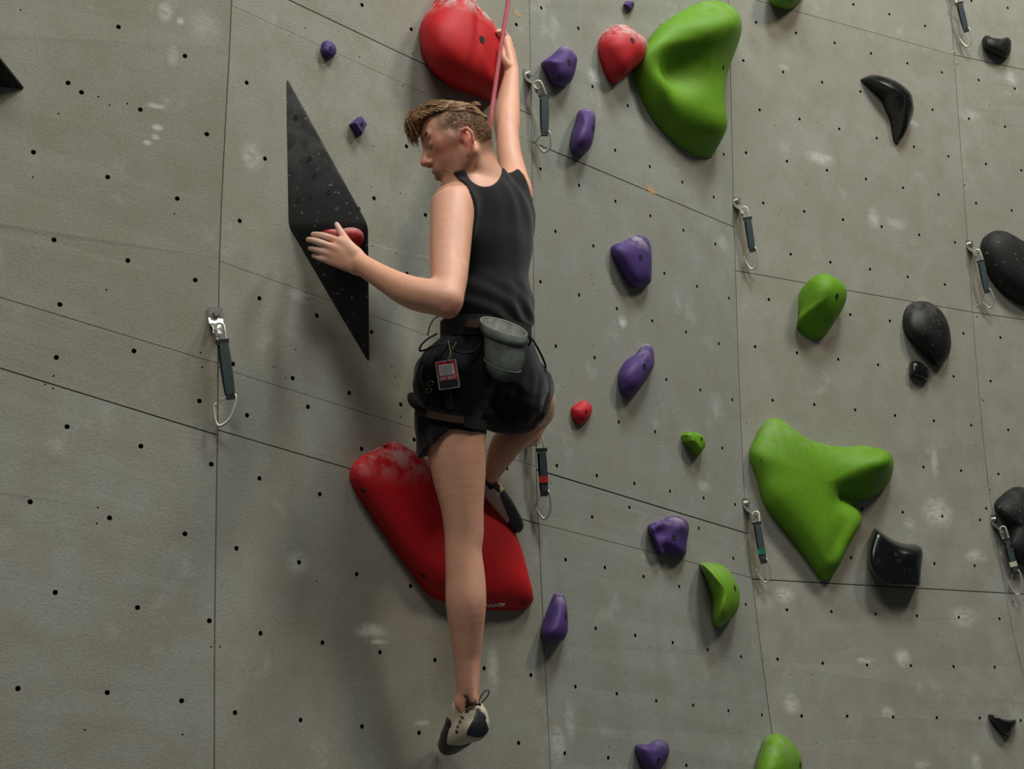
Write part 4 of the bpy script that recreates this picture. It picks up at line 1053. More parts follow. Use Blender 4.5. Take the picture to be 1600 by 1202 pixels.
SKIN = srgb(224, 168, 138)[:3]
def body_tone(V):
    x, y, z = V[:, 0], V[:, 1], V[:, 2]
    c = np.tile(np.array(SKIN), (len(V), 1))
    def paint(w, col):
        w = np.clip(w, 0, 1)[:, None]; c[:] = c * (1 - w) + np.array(srgb(*col)[:3]) * w
    def near(prim, w): return 1 - np.clip(prim[0](x, y, z) / w, 0, 1)
    q = V - HC; lx, ly, lz = q @ HF / HS[0], q @ HL / HS[1], q @ HU / HS[2]
    isH = (np.abs(lx) < 0.125) & (np.abs(ly) < 0.10) & (lz > -0.14) & (lz < 0.12)
    isH = isH & (proj(V)[:, 0] < 790)
    st = lambda v, a, b: np.clip((v - a) / (b - a), 0, 1)
    nz = np.sin(x * 900) * np.sin(y * 870 + 1) * np.sin(z * 910 + 2)
    # ruddy cheek, ear, nose, lips
    paint(isH * 0.45 * near(hell((0.055, 0.045, -0.03), (0.03, 0.02, 0.03)), 0.02), (206, 112, 92))
    paint(isH * 0.65 * near(hell((-0.040 + EX, 0.078, -0.014 + EZ), (0.014, 0.012, 0.026)), 0.010), (216, 92, 80))
    paint(isH * 0.35 * near(hell((0.108, 0, -0.031), (0.011, 0.010, 0.009)), 0.012), (204, 104, 86))
    lip = np.maximum.reduce([near(hcap((0.0925, 0, -0.0580), (0.079, 0.020, -0.0655), 0.0050, 0.0026), 0.004), near(hcap((0.0895, 0, -0.0755), (0.078, 0.018, -0.0690), 0.0054, 0.0028), 0.004)])
    paint(isH * 0.75 * lip, (176, 84, 76))
    # stubble on jaw and lip, cropped sides, brow
    jaw = st(lz, -0.035, -0.060) * st(lx, -0.005, 0.020) * isH * (1 - lip)
    paint(jaw * (0.55 + 0.25 * nz), (110, 68, 44))
    paint(isH * 0.22 * st(lz, 0.0, -0.03) * st(lz, -0.07, -0.05) * st(lx, 0.034, 0.022) * st(lx, 0.008, 0.016), (120, 78, 50))
    hairline = 0.036 - 0.9 * np.clip(lx - 0.045, 0, 1) + 0.0 * lz
    side = isH * st(lx, 0.062, 0.044) * st(lz + 0.9 * np.clip(-lx - 0.015, 0, 1), -0.026, 0.022) * (1 - near(hell((-0.040 + EX, 0.080, -0.014 + EZ), (0.016, 0.012, 0.028)), 0.004))
    paint(side * (0.82 + 0.16 * nz), (74, 50, 28))
    nape = isH * st(lx, -0.025, -0.045) * st(lz, -0.080, -0.030)
    paint(nape * (0.6 + 0.25 * nz), (96, 68, 44))
    paint(isH * 0.95 * np.maximum(near(hcap((0.096, 0.016, 0.0185), (0.082, 0.047, 0.0205), 0.0042, 0.0035), 0.005), near(hcap((0.096, -0.016, 0.0185), (0.082, -0.047, 0.0205), 0.0042, 0.0035), 0.005)), (94, 62, 38))
    paint(isH * 0.85 * np.maximum(near(hcap((0.087, 0.022, -0.0105), (0.080, 0.045, -0.0095), 0.0016, 0.0016), 0.003), near(hcap((0.087, -0.022, -0.0105), (0.080, -0.045, -0.0095), 0.0016, 0.0016), 0.003)), (52, 32, 24))
    paint(isH * 0.85 * near(hcap((0.092, 0.0, -0.0672), (0.076, 0.022, -0.0672), 0.0022, 0.0015), 0.003), (70, 26, 22))
    # ruddy elbows, knees, ankle
    paint(0.5 * near(cap((702, 488, 3.555, 8), (706, 492, 3.56, 8)), 0.035), (196, 96, 70))
    paint(0.4 * near(cap((718, 1105, 3.985, 8), (716, 1115, 3.99, 8)), 0.02), (204, 96, 72))
    paint(0.25 * near(cap((640, 470, 3.57, 8), (560, 425, 3.64, 8)), 0.05), (206, 140, 92))
    # chalk on the fingers
    for fg in FING: paint(0.6 * near(cap(fg[1], fg[3]), 0.012), (214, 192, 178))
    paint(0.6 * near(cap((533, 363, 3.686, 5.6), (526, 350, 3.70, 4.2)), 0.012), (214, 192, 178))
    # tattoo patch below the right knee
    paint(0.45 * near(cap((810, 682, 4.14, 5), (812, 692, 4.15, 4)), 0.012), (96, 92, 90))
    return np.c_[np.clip(c, 0, 1), np.ones(len(V))]
def skin_material():
    t = NT('skin'); at = t.node('ShaderNodeAttribute', attribute_name='tone'); p = t.pos()
    n1 = t.noise(p, 38, 4, 0.6); n2 = t.noise(p, 260, 2)
    c = t.mix(t.math('MULTIPLY', t.ramp(n1, 0.35, 0.75), 0.35), at.outputs['Color'], srgb(206, 142, 116))
    c = t.mix(t.math('MULTIPLY', t.ramp(n2, 0.45, 0.8), 0.22), c, srgb(188, 130, 104))
    t.link(c, t.b.inputs['Base Color']); t.set(Roughness=0.52)
    t.b.inputs['Subsurface Weight'].default_value = 0.12; t.b.inputs['Subsurface Radius'].default_value = (0.012, 0.005, 0.003)
    t.b.inputs['Subsurface Scale'].default_value = 0.5
    t.bump(n2, 0.12, 0.001)
    return t.m
def limb_mask(V):
    q = proj(V); hd = np.linalg.norm(V - HC, axis=1) < 0.165
    hand = (q[:, 0] < 572) | ((q[:, 1] < 118) & (q[:, 0] > 770))
    return np.where(hd | hand, 0.0, 1.0)
person, BV, BQ = solid('person', body, skin_material(), None, P(730, 1150, 4.03), 2, body_tone, (limb_mask, 10))
tag(person, 'person in a black tank top and shorts climbing the wall, back turned, right arm raised', 'person')

# ---- hair: thick top swept forward, fringe, cropped sides of short hairs
hair = Field(HC - 0.18, HC + 0.18, 0.0026)
hair.add(hell((0.003, 0, 0.010), (0.087, 0.073, 0.077)), 0.01, 0.0035)
hair.add(hell((0.040, 0, 0.030), (0.056, 0.060, 0.058)), 0.015, 0.003)
hair.clip(halfspace(hp(0.0, 0, 0.047), norm(-1.0 * HU + 0.34 * HF)), 0.006)
hair.add(hell_r((0.040, 0.002, 0.076), (0.062, 0.050, 0.020), -0.12), 0.015)
hair.add(hell_r((0.098, 0.004, 0.062), (0.020, 0.044, 0.020), -0.6), 0.012)
hair.add(hell_r((0.116, 0.010, 0.044), (0.007, 0.028, 0.018), 0.2), 0.008)
hair.displace(lambda x, y, z: 0.0022 * waves(x, y, z, 120))
hV, hQ = hair.mesh(1)
parts = [(list(hV), [tuple(q) for q in hQ])]
rnd = random.Random(3)
HB = BVHTree.FromPolygons([Vector(v) for v in hV], [tuple(int(i) for i in q) for q in hQ])
for i in range(1900):                                        # longer hair on top
    sy = rnd.uniform(-0.064, 0.066); sx = rnd.uniform(-0.075, 0.088)
    zz = 0.086 - 0.9 * max(0, sx - 0.05) ** 1.5 - (sy / 0.056) ** 2 * 0.020 - max(0, -sx) * 0.22
    ln = rnd.uniform(0.012, 0.030) * (0.8 if sx < 0.0 else 1.25)
    up = 0.30 if sx < 0.0 else 0.26
    hh = HB.ray_cast(Vector(hp(sx, sy, 0.20)), Vector(-HU))
    if hh[0] is not None: zz = float((np.array(hh[0]) - HC) @ HU) / HS[2] - 0.001
    a = np.array([sx, sy, zz]); b = a + ln * 0.5 * np.array([0.9, rnd.uniform(-.2, .3), up + rnd.uniform(-.1, .25)])
    c2 = b + ln * 0.5 * np.array([0.95, rnd.uniform(-.25, .35), rnd.uniform(-.35, .25)])
    parts.append(tube(catmull([hp(*a), hp(*b), hp(*c2)], 2, False), [0.0011, 0.0011, 0.0009, 0.0007, 0.0002], 3))
for i in range(330):                                        # fringe falling over the forehead
    sy = rnd.uniform(-0.032, 0.046); a = np.array([0.104 + rnd.uniform(-.012, .008), sy, 0.064 + rnd.uniform(-.012, .012)])
    out = rnd.uniform(0.006, 0.018); dn = rnd.uniform(0.010, 0.046)
    b = a + np.array([out, rnd.uniform(-.006, .012), 0.002]); c2 = b + np.array([rnd.uniform(-.004, .006), rnd.uniform(-.004, .010), -dn * .6]); d2 = c2 + np.array([-rnd.uniform(-.002, .006), rnd.uniform(-.004, .008), -dn * .4])
    parts.append(tube(catmull([hp(*a), hp(*b), hp(*c2), hp(*d2)], 2, False), [0.0011, 0.0011, 0.0010, 0.0009, 0.0008, 0.0006, 0.0002], 3))
n_ = 0
while n_ < 6500:                                            # cropped hairs on sides and back
    v = norm([rnd.gauss(0, 1), rnd.gauss(0, 1), rnd.gauss(0, 1)]); q = np.array([0.003 + 0.087 * v[0], 0.073 * v[1], 0.010 + 0.077 * v[2]])
    if q[0] > 0.050: continue
    line = -0.016 - 0.8 * max(0, -q[0] - 0.015)
    if q[2] < line or rnd.random() > (q[2] - line) / 0.045 + 0.25: continue
    if abs(q[0] - (-0.040 + EX)) < 0.017 and q[2] < 0.000: continue
    ln = 0.0035 + 0.006 * min(1, max(0, (q[2] - line) / 0.06))
    t = norm([0.55, rnd.uniform(-.3, .3), -0.7]); t = norm(t - v * (t @ v) * 0.85)
    parts.append(tube([hp(*(q - v * 0.001)), hp(*(q + v * 0.0018 + t * ln * .6)), hp(*(q + v * 0.0022 + t * ln))], [0.0007, 0.0006, 0.0002], 3)); n_ += 1
def hair_material():
    t = NT('hair_sandy_brown'); p = t.pos(); cmb = t.node('ShaderNodeCombineXYZ')
    for i, (ax, sc) in enumerate(((HF, 30), (HL, 420), (HU, 160))):
        dt = t.node('ShaderNodeVectorMath', operation='DOT_PRODUCT'); dt.inputs[1].default_value = ax * sc; t.link(p, dt.inputs[0]); t.link(dt.outputs['Value'], cmb.inputs[i])
    n = t.noise(cmb.outputs[0], 1.0, 3)
    t.link(t.mix(t.ramp(n, 0.3, 0.7), srgb(76, 50, 24), srgb(160, 116, 64)), t.b.inputs['Base Color']); t.set(Roughness=0.5)
    return t.m
hv, hf = merge(parts)
o = build('hair', hv, hf, hair_material(), person, org=HC); o['label'] = 'short sandy brown hair swept forward with cropped sides'

for s in (-1, 1):
    bp = []
    for i in range(46):
        t = rnd.random(); c0 = np.array([0.089, s * 0.014, 0.018]) * (1 - t) + np.array([0.078, s * 0.046, 0.020]) * t
        od = norm([0.80, s * (0.25 + 0.5 * t), 0.18]); a = c0 + od * 0.0080 + np.array([0, 0, rnd.uniform(-.002, .003)])
        dr = norm([-0.35, s * 0.9, 0.15 + rnd.uniform(-.2, .2)]); b = a + dr * 0.004 + od * 0.0009; c2 = b + dr * 0.003 - od * 0.0006
        bp.append(tube([hp(*a), hp(*b), hp(*c2)], [0.0007, 0.0008, 0.0002], 3))
    build('eyebrow', *merge(bp), hair_material(), person, org=HC)

# ---- tank top
def cloth_mat(name, col, rough=0.9, var=0.35):
    t = NT(name); p = t.pos(); n = t.noise(p, 24, 4); w = t.noise(p, 900, 1); c = srgb(*col)
    t.link(t.mix(n, tuple(x * (1 - var) for x in c[:3]) + (1,), tuple(x * (1 + var) for x in c[:3]) + (1,)), t.b.inputs['Base Color'])
    t.set(Roughness=rough); t.b.inputs['Specular IOR Level'].default_value = 0.2
    t.b.inputs['Sheen Weight'].default_value = 0.15; t.bump(w, 0.3, 0.0006); return t.m
MAT_TANK = cloth_mat('tank_black_cotton', (25, 26, 25)); MAT_SHORTS = cloth_mat('shorts_black_cotton', (15, 15, 16)); MAT_TRIM = cloth_mat('seam_black', (14, 14, 15))
_i0 = np.floor((np.array([-0.30, 3.55, 2.60]) - body.lo) / body.h).astype(int); _i1 = np.floor((np.array([0.14, 4.12, 3.32]) - body.lo) / body.h).astype(int)
tank = Field(body.lo + _i0 * body.h, body.lo + (_i0 + 1) * body.h, body.h); tank.n = _i1 - _i0
tank.a = body.a[_i0[0]:_i1[0], _i0[1]:_i1[1], _i0[2]:_i1[2]] - np.float32(0.006)
near_torso = tank.like()
for pr, k in TORSO[:7]: near_torso.add(pr, k)
tank.a = np.maximum(tank.a, near_torso.a - np.float32(0.018))
near_torso = None; body = None
tank.add(ell(764, 482, 3.865, (0.122, 0.092, 0.09)), 0.04, 0.006)
def folds(x, y, z):
    u = (x - P(760, 400, 3.84)[0]) * SD[0] + (y - 3.84) * SD[1]; zz = z - P(760, 400, 3.84)[2]
    amp = 0.0019 * np.clip((zz + 0.05) / 0.15, 0, 1) + 0.0016 * np.clip((-zz - 0.02) / 0.1, 0, 1)
    return amp * np.sin(105 * (u + 0.18 * zz - 0.9 * np.clip(zz, -1, 0.0) ** 2) + 1.5 + 1.6 * waves(x, y, z, 14)) * np.clip((u + 0.08) / 0.10, 0.15, 1) - 0.0022 * np.clip((-zz - 0.06) / 0.08, 0, 1) * np.sin(zz * 120 + u * 60 + 1.5 * waves(x, y, z, 20))
tank.displace(folds)
tank.sub(cap((748, 256, 4.02, 27), (759, 261, 3.70, 31)), 0.004)                    # neckline
tank.sub(cap((696, 309, 3.70, 39), (707, 345, 3.66, 38)), 0.004)                    # armholes
tank.sub(cap((706, 345, 3.68, 38), (712, 368, 3.70, 26)), 0.004)
DEEP = (FWD, 0.4)
tank.sub(cap((692, 284, 3.74, 21), (702, 302, 3.72, 26), DEEP), 0.004)
tank.sub(cap((828, 258, 3.95, 24), (849, 322, 3.94, 22), DEEP), 0.004)
tank.sub(cap((849, 322, 3.94, 22), (852, 350, 3.94, 18), DEEP), 0.004)
tank.sub(cap((726, 246, 3.80, 28), (732, 247, 3.80, 28), DEEP), 0.004)              # straps end at the shoulder line
tank.sub(cap((786, 244, 3.86, 24), (792, 246, 3.86, 23), DEEP), 0.004)
tank.sub(cap((822, 262, 4.03, 17), (838, 320, 4.03, 20)), 0.004)
tank.clip(halfspace(P(760, 514, 3.86), np.array([0, 0, -1.0]) + 0.02 * RGT), 0.004)
tk, TV, TQ = solid('tank_top', tank, MAT_TANK, person, P(760, 400, 3.84), 2)
tk['label'] = 'faded black sleeveless tank top'
del tank

# ---- shorts
def plane_px(p, q, Y, keep_below=True):
    """plane through two pixels (at depth Y), level in the viewing direction; positive on the lower side"""
    a, b = P(p[0], p[1], Y), P(q[0], q[1], Y); n = np.cross(b - a, np.array([0, 1.0, 0.10]))
    n = n if n[2] < 0 else -n
    return halfspace(a, n)
shorts = Field((-0.34, 3.58, 2.28), (0.17, 4.36, 2.82), 0.0034)
for pr, k in (TORSO[1], TORSO[2], TORSO[7], TORSO[8]): shorts.add(pr, k, 0.012)
legL = shorts.like()
chain(legL, [(704, 590, 3.85, 58), (705, 640, 3.85, 57), (706, 700, 3.85, 53), (708, 730, 3.85, 53)], 0.02)
legL.add(cap((672, 660, 3.84, 17), (676, 712, 3.85, 16)), 0.03)
x, y, z = legL.axes()
hemA = plane_px((661, 712), (704, 674), 3.85)[0](x, y, z); hemB = plane_px((704, 675), (760, 679), 3.85)[0](x, y, z)
legL.a = np.maximum(legL.a, np.minimum(hemA, hemB).astype(np.float32))
legR = shorts.like()
chain(legR, [(790, 600, 3.92, 60), (812, 612, 4.03, 53), (824, 620, 4.10, 46)], 0.03)
legR.add(cap((783, 640, 3.93, 38), (812, 640, 4.03, 37)), 0.03)
d = norm(P(838, 640, 4.20) - P(792, 603, 3.93))
legR.clip(halfspace(P(823, 622, 4.09), d + np.array([0.35, 0, 0.1])), 0.004)
shorts.a = smin(smin(shorts.a, legL.a, 0.012), legR.a, 0.012)
cut = halfspace(P(758, 520, 3.86), np.array([0, 0, 1.0]))
shorts.clip(cut, 0.003)
def rumple(x, y, z):
    return 0.0030 * waves(x, y, z, 42) + 0.0016 * waves(z, x, y, 95)
shorts.displace(rumple)
sh, SV, SQ = solid('shorts', shorts, MAT_SHORTS, person, P(740, 600, 3.86), 1)
sh['label'] = 'loose black shorts ending above the knee'
del shorts, legL, legR
CLOTH_BVH = BVHTree.FromPolygons([Vector(v) for v in np.vstack([SV, TV])], [tuple(int(i) for i in q) for q in np.vstack([SQ, TQ + len(SV)])])
def on_cloth(px, py, off=0.004, default=3.75):
    d = norm(ray(px, py)); h = CLOTH_BVH.ray_cast(Vector(CAM), Vector(d))
    if h[0] is None:
        p = P(px, py, default); n = -d
    else:
        p = np.array(h[0]); n = np.array(h[1]); n = n if n @ d < 0 else -n
    return p + n * off, n

# ---- harness: belt, leg loops, gear loops, buckles
MAT_WEB = simple('harness_black_webbing', (13, 13, 14), 0.9, 0, 0.3, 300)
MAT_WEB_BROWN = simple('harness_brown_lining', (74, 54, 38), 0.95, 0, 0.5, 500, 0.5)
def band(name, px_pts, half_w, thick, mat, parent, off=0.005, closed=False):
    """strap that lies on the cloth along a pixel line, half_w in pixels"""
    pts = catmull(px_pts, 5, False); C, Nn = [], []
    for q in pts:
        c, nn = on_cloth(q[0], q[1], off); C.append(c); Nn.append(nn)
    C = np.array(C); Nn = np.array(Nn)
    for _ in range(9):
        C[1:-1] = (C[:-2] + 2 * C[1:-1] + C[2:]) / 4; Nn[1:-1] = (Nn[:-2] + Nn[1:-1] + Nn[2:]) / 3
    V, Fc = [], []
    for i in range(len(C)):
        t = norm(C[min(i + 1, len(C) - 1)] - C[max(i - 1, 0)]); nn = norm(Nn[i] - t * (Nn[i] @ t)); w = np.cross(t, nn); hw = half_w * mpp(C[i])
        for a, b in ((-1, -1), (1, -1), (1, 1), (-1, 1)): V.append(C[i] + w * a * hw + nn * b * thick)
    for i in range(len(C) - 1):
        for k in range(4): Fc.append((4 * i + k, 4 * i + (k + 1) % 4, 4 * i + 4 + (k + 1) % 4, 4 * i + 4 + k))
    Fc += [(0, 3, 2, 1), tuple(4 * len(C) - 4 + k for k in range(4))]
    o = build(name, V, Fc, mat, parent, smooth=False); fix_normals(o.data); return o
def ring_band(name, c, ax, rad, half_h, thick, mat, parent, n=48):
    """closed oval belt around the body"""
    V, Fc = [], []
    for i in range(n):
        a = 2 * math.pi * i / n
        o_ = ax[0] * math.cos(a) * rad[0] + ax[1] * math.sin(a) * rad[1]
        for r, hgt in ((1.0, -1), (1.0, 1), (1 + thick / rad[1], 1), (1 + thick / rad[1], -1)): V.append(c + o_ * r + ax[2] * hgt * half_h)
    for i in range(n):
        j = (i + 1) % n
        for k in range(4): Fc.append((4 * i + k, 4 * i + (k + 1) % 4, 4 * j + (k + 1) % 4, 4 * j + k))
    o = build(name, V, Fc, mat, parent, org=c); fix_normals(o.data); autosmooth(o, 40); return o
bax = np.array([SD, BD, ZD])
harness = ring_band('harness', P(760, 524, 3.868), bax, (0.124, 0.094), 0.026, 0.007, MAT_WEB, person)
harness['label'] = 'black climbing harness with brown lining and gear loops'
band('belt_lining', [(701, 508), (715, 507), (732, 507), (750, 508)], 6.5, 0.003, MAT_WEB_BROWN, harness, off=0.014)
band('leg_loop', [(654, 640), (680, 646), (712, 655), (738, 662), (757, 664)], 9, 0.004, MAT_WEB, harness)
band('leg_loop_lining', [(660, 645), (680, 650), (702, 654), (722, 657)], 5.5, 0.003, MAT_WEB_BROWN, harness, off=0.011)
band('leg_loop', [(760, 640), (790, 668), (820, 668), (845, 645)], 7, 0.004, MAT_WEB, harness)
band('riser_strap', [(690, 548), (696, 590), (705, 640)], 6, 0.003, MAT_WEB, harness, off=0.009)
def px_tube(name, pts, r, mat, parent, sides=7):
    v, f = tube(catmull([P(*q) for q in pts], 6, False), r, sides); return build(name, v, f, mat, parent)
px_tube('gear_loop', [(682, 522, 3.80), (668, 530, 3.73), (658, 540, 3.70), (656, 548, 3.70), (664, 547, 3.70), (680, 541, 3.71), (698, 536, 3.74), (708, 533, 3.80)], 0.0026, MAT_WEB, harness)
px_tube('gear_loop', [(698, 500, 3.74), (688, 494, 3.72), (678, 499, 3.72), (672, 509, 3.73), (668, 524, 3.74)], 0.0016, MAT_WEB, harness)
px_tube('gear_loop', [(704, 545, 3.70), (722, 552, 3.70), (742, 548, 3.72), (752, 536, 3.74)], 0.0026, MAT_WEB, harness)
px_tube('gear_loop', [(824, 520, 3.85), (838, 540, 3.86), (852, 570, 3.89), (850, 582, 3.89)], 0.0030, MAT_WEB, harness)
MAT_BUCKLE = simple('buckle_dull_steel', (120, 116, 92), 0.4, 0.8)
for (bx, by) in ((675, 600), (672, 611)):
    c, nn = on_cloth(bx, by, 0.006); w = norm(np.cross(nn, ZD)); vv = np.cross(nn, w)
    lp = [c + w * 0.009 * math.cos(a * math.pi / 6) + vv * 0.006 * math.sin(a * math.pi / 6) for a in range(12)]
    build('buckle', *tube(lp, 0.0016, 5, True), MAT_BUCKLE, harness)
px_tube('tie_in_knot', [(642, 617, 3.75), (645, 624, 3.74), (652, 633, 3.74), (664, 642, 3.76)], [0.005 + 0.009 * math.sin(math.pi * min(1, (i + 2) / 20)) for i in range(19)], MAT_WEB, harness, 10)
px_tube('gear_sling', [(668, 553, 3.76), (660, 566, 3.73), (656, 580, 3.72), (654, 594, 3.72), (660, 608, 3.74)], 0.006, MAT_WEB, harness)
# ---- climbing shoes (left shoe seen from behind, right shoe on the slab's edge)
MAT_CREAM = simple('shoe_cream_upper', (190, 180, 156), 0.75, 0, 0.10, 90)
MAT_RUBB = simple('shoe_black_rubber', (30, 33, 38), 0.42, 0, 0.2, 80)
MAT_LINE = simple('shoe_black_lining', (20, 20, 21), 0.8)
MAT_INK = simple('shoe_black_print', (22, 20, 20), 0.7)
def shoe_parts(base, trims, lo, hi, names, label, h=0.0024, opening=()):
    root = None
    def fresh():
        f = Field(lo, hi, h)
        for g, k in base: f.add(g, k)
        for g, k in opening: f.sub(g, k)
        return f
    f = fresh(); org = P(*names)
    root, V0, Q0 = solid('climbing_shoe', f, MAT_CREAM, person, org, 1); root['label'] = label
    out = [(root, V0, Q0)]
    for nm, mat, off, regs, cuts in trims:
        f = fresh(); f.a -= off
        g = f.like()
        for r, k in regs: g.add(r, k)
        f.a = np.maximum(f.a, g.a)
        for c_ in cuts: f.sub(c_, 0.002)
        V, Q = f.mesh(1)
        if len(Q): out.append((link(nm, fast_mesh(nm, V, Q, org), mat, root, False, Vector(org)), V, Q))
    return out
Lb = [(polycap([S(733, 1104, 4.0, 18), S(741, 1120, 3.995, 21.5), S(744, 1135, 3.99, 20.5), S(741, 1142, 3.99, 16)], 3), 0.012),
      (polycap([S(736, 1138, 3.99, 18), S(722, 1146, 4.02, 20), S(708, 1158, 4.06, 18), S(701, 1164, 4.085, 15.5)], 3), 0.016),
      (polycap([S(717, 1108, 4.01, 13), S(714, 1128, 4.03, 16), S(707, 1150, 4.06, 16)], 3), 0.014)]
EYE = (FWD, 0.25); EYE2 = (FWD, 0.5)
Lopen = [(cap((730, 1080, 3.995, 17), (729, 1094, 3.99, 15)), 0.003), (cap((718.5, 1092, 3.97, 8.5), (717.5, 1113, 3.97, 5.5), EYE2), 0.003), (cap((722, 1090, 3.97, 8.5), (722, 1100, 3.97, 6), EYE2), 0.003)]
lo = np.array([P(672, 1150, 4.0)[0], 3.90, P(720, 1196, 4.1)[2] - 0.02]); hi = np.array([P(782, 1150, 4.0)[0], 4.17, P(720, 1076, 4.0)[2] + 0.02])
trims = [
    ('heel_rubber', MAT_RUBB, 0.0022, [(cap((747, 1113, 3.94, 5.5), (750, 1124, 3.94, 9), EYE), 0.008), (cap((750, 1126, 3.94, 10), (750, 1140, 3.94, 16), EYE), 0.008), (cap((731, 1150, 3.94, 5), (746, 1142, 3.94, 15), EYE), 0.006)], []),
    ('toe_rubber', MAT_RUBB, 0.0024, [(cap((692, 1172, 4.06, 14), (734, 1170, 4.02, 9), EYE), 0.006), (cap((688, 1158, 4.06, 13), (700, 1128, 4.03, 7.5), EYE), 0.006)], []),
    ('collar', MAT_LINE, 0.0016, [(cap((706, 1092, 3.95, 6), (710, 1114, 3.95, 6), EYE), 0.003), (cap((708, 1112, 3.95, 6), (717, 1122, 3.95, 5.5), EYE), 0.003), (cap((717, 1122, 3.95, 4.5), (729, 1104, 3.95, 4.2), EYE), 0.003)], []),
]
LS = shoe_parts(Lb, trims, lo, hi, (725, 1150, 4.03), 'cream and black climbing shoe on the straight left foot, heel turned out', opening=Lopen)
shoeL = LS[0][0]
px_tube('pull_loop', [(748, 1101, 3.955), (758, 1093, 3.95), (764, 1083, 3.95), (763, 1079, 3.95), (757, 1081, 3.95), (750, 1091, 3.955), (748, 1101, 3.955)], 0.0016, MAT_LINE, shoeL, 6)
px_tube('ankle_strap', [(727, 1106, 3.962), (736, 1101, 3.955), (744, 1100.5, 3.952), (751, 1102, 3.96)], 0.0030, MAT_LINE, shoeL, 6)
px_tube('pull_tab', [(730, 1104, 3.955), (731, 1094, 3.95), (728, 1088, 3.95), (725, 1089, 3.95)], 0.0042, MAT_LINE, shoeL, 6)
SH_BVH = BVHTree.FromPolygons([Vector(v) for v in LS[0][1]], [tuple(int(i) for i in q) for q in LS[0][2]])
def on_bvh(bv, px, py, off, default):
    d = norm(ray(px, py)); h = bv.ray_cast(Vector(CAM), Vector(d))
    if h[0] is None: return P(px, py, default), -d
    n = np.array(h[1]); n = n if n @ d < 0 else -n
    return np.array(h[0]) + n * off, n
# brand lettering runs up the side of the shoe, one letter after another
for i, ch in enumerate('evolv'):
    t = i / 4; px = (715.5 + 15 * t - 3.5 * math.sin(t * math.pi), 1147 - 31 * t)
    c, nn = on_bvh(SH_BVH, px[0], px[1], 0.0012, 3.97)
    xd = norm(P(715 + 10, 1146 - 17.5, 3.97) - P(715, 1146, 3.97)); xd = norm(xd - nn * (xd @ nn)); yd = np.cross(nn, xd)
    lettering('letter', ch, c, xd, yd, (0.0040 if ch == 'l' else 0.0082, 0.0125 if ch == 'l' else 0.0092), MAT_INK, shoeL, depth=0.0005, bold=0.02)
Rb = [(polycap([S(764, 752, 4.135, 13), S(770, 768, 4.15, 15), S(786, 790, 4.20, 15), S(802, 814, 4.25, 12.5), S(807, 822, 4.265, 10)], 3), 0.012)]
lo = np.array([P(745, 790, 4.2)[0], 4.05, P(780, 840, 4.2)[2] - 0.01]); hi = np.array([P(828, 790, 4.2)[0], 4.33, P(780, 735, 4.2)[2] + 0.01])
Ropen = [(cap((768, 735, 4.13, 13), (767, 750, 4.12, 9)), 0.003)]
trims = [('toe_rubber', MAT_RUBB, 0.0022, [(cap((790, 774, 4.14, 9), (814, 822, 4.2, 15), (FWD, 0.2)), 0.01), (cap((812, 832, 4.2, 14), (802, 828, 4.2, 12), (FWD, 0.2)), 0.01)], []),
         ('collar', MAT_LINE, 0.0014, [(cap((757, 752, 4.1, 3.5), (766, 763, 4.1, 3.5), (FWD, 0.2)), 0.004), (cap((766, 763, 4.1, 3.5), (780, 748, 4.1, 5), (FWD, 0.2)), 0.004), (cap((777, 762, 4.1, 6), (784, 775, 4.1, 5), (FWD, 0.2)), 0.004)], [])]
RS = shoe_parts(Rb, trims, lo, hi, (785, 790, 4.2), 'cream and black climbing shoe of the bent right leg, toe on the red slab', opening=Ropen)

# ---- chalk bag hanging at the back of the harness
def fabric(name, col, var=0.25):
    t = NT(name); p = t.pos(); n = t.noise(p, 45, 5, 0.65); c = srgb(*col)
    m = t.mix(t.ramp(n, 0.3, 0.7), tuple(x * (1 - var) for x in c[:3]) + (1,), tuple(min(1, x * (1 + var)) for x in c[:3]) + (1,))
    t.link(m, t.b.inputs['Base Color']); t.set(Roughness=0.85); t.bump(t.noise(p, 700, 1), 0.3, 0.0006); return t.m
MAT_BAG = fabric('chalk_bag_grey_green', (70, 77, 71)); MAT_RIM = fabric('chalk_bag_rim', (92, 99, 89), 0.15); MAT_FLEECE = fabric('chalk_bag_fleece', (112, 114, 106), 0.35)
bag_back, _ = on_cloth(787, 545, 0.0)
BY = bag_back[1] - 0.052
bag = empty('chalk_bag', P(784, 600, BY), 'grey-green fabric chalk bag hanging at the back of the harness', 'chalk bag')
e1 = norm(RGT * 0.957 - UPV * 0.29); e2 = norm(-FWD * 0.93 - UPV * 0.36)
def bag_ring(px, py, hw, depth=0.8, n=40, wob=0.0):
    c = P(px, py, BY); k = mpp(c); out = []
    for i in range(n):
        a = 2 * math.pi * i / n; r = hw * k * (1 + wob * math.sin(3 * a + py) + wob * 0.7 * math.sin(5 * a + 2))
        out.append(c + e1 * math.cos(a) * r + e2 * math.sin(a) * r * depth)
    return out
def loft(rings, cap0=False, cap1=False):
    n = len(rings[0]); V = [p for r in rings for p in r]; Fc = []
    for j in range(len(rings) - 1):
        for i in range(n): Fc.append((j * n + i, j * n + (i + 1) % n, (j + 1) * n + (i + 1) % n, (j + 1) * n + i))
    if cap0: Fc.append(tuple(range(n - 1, -1, -1)))
    if cap1: Fc.append(tuple((len(rings) - 1) * n + i for i in range(n)))
    return V, Fc
R = [bag_ring(787, 528, 35), bag_ring(787, 535, 33.5, wob=.01), bag_ring(787, 548, 33, wob=.02), bag_ring(786, 562, 32, wob=.03), bag_ring(784.5, 574, 29, wob=.02), bag_ring(783, 584, 24, wob=.02), bag_ring(782, 590, 17), bag_ring(782, 593, 8)]
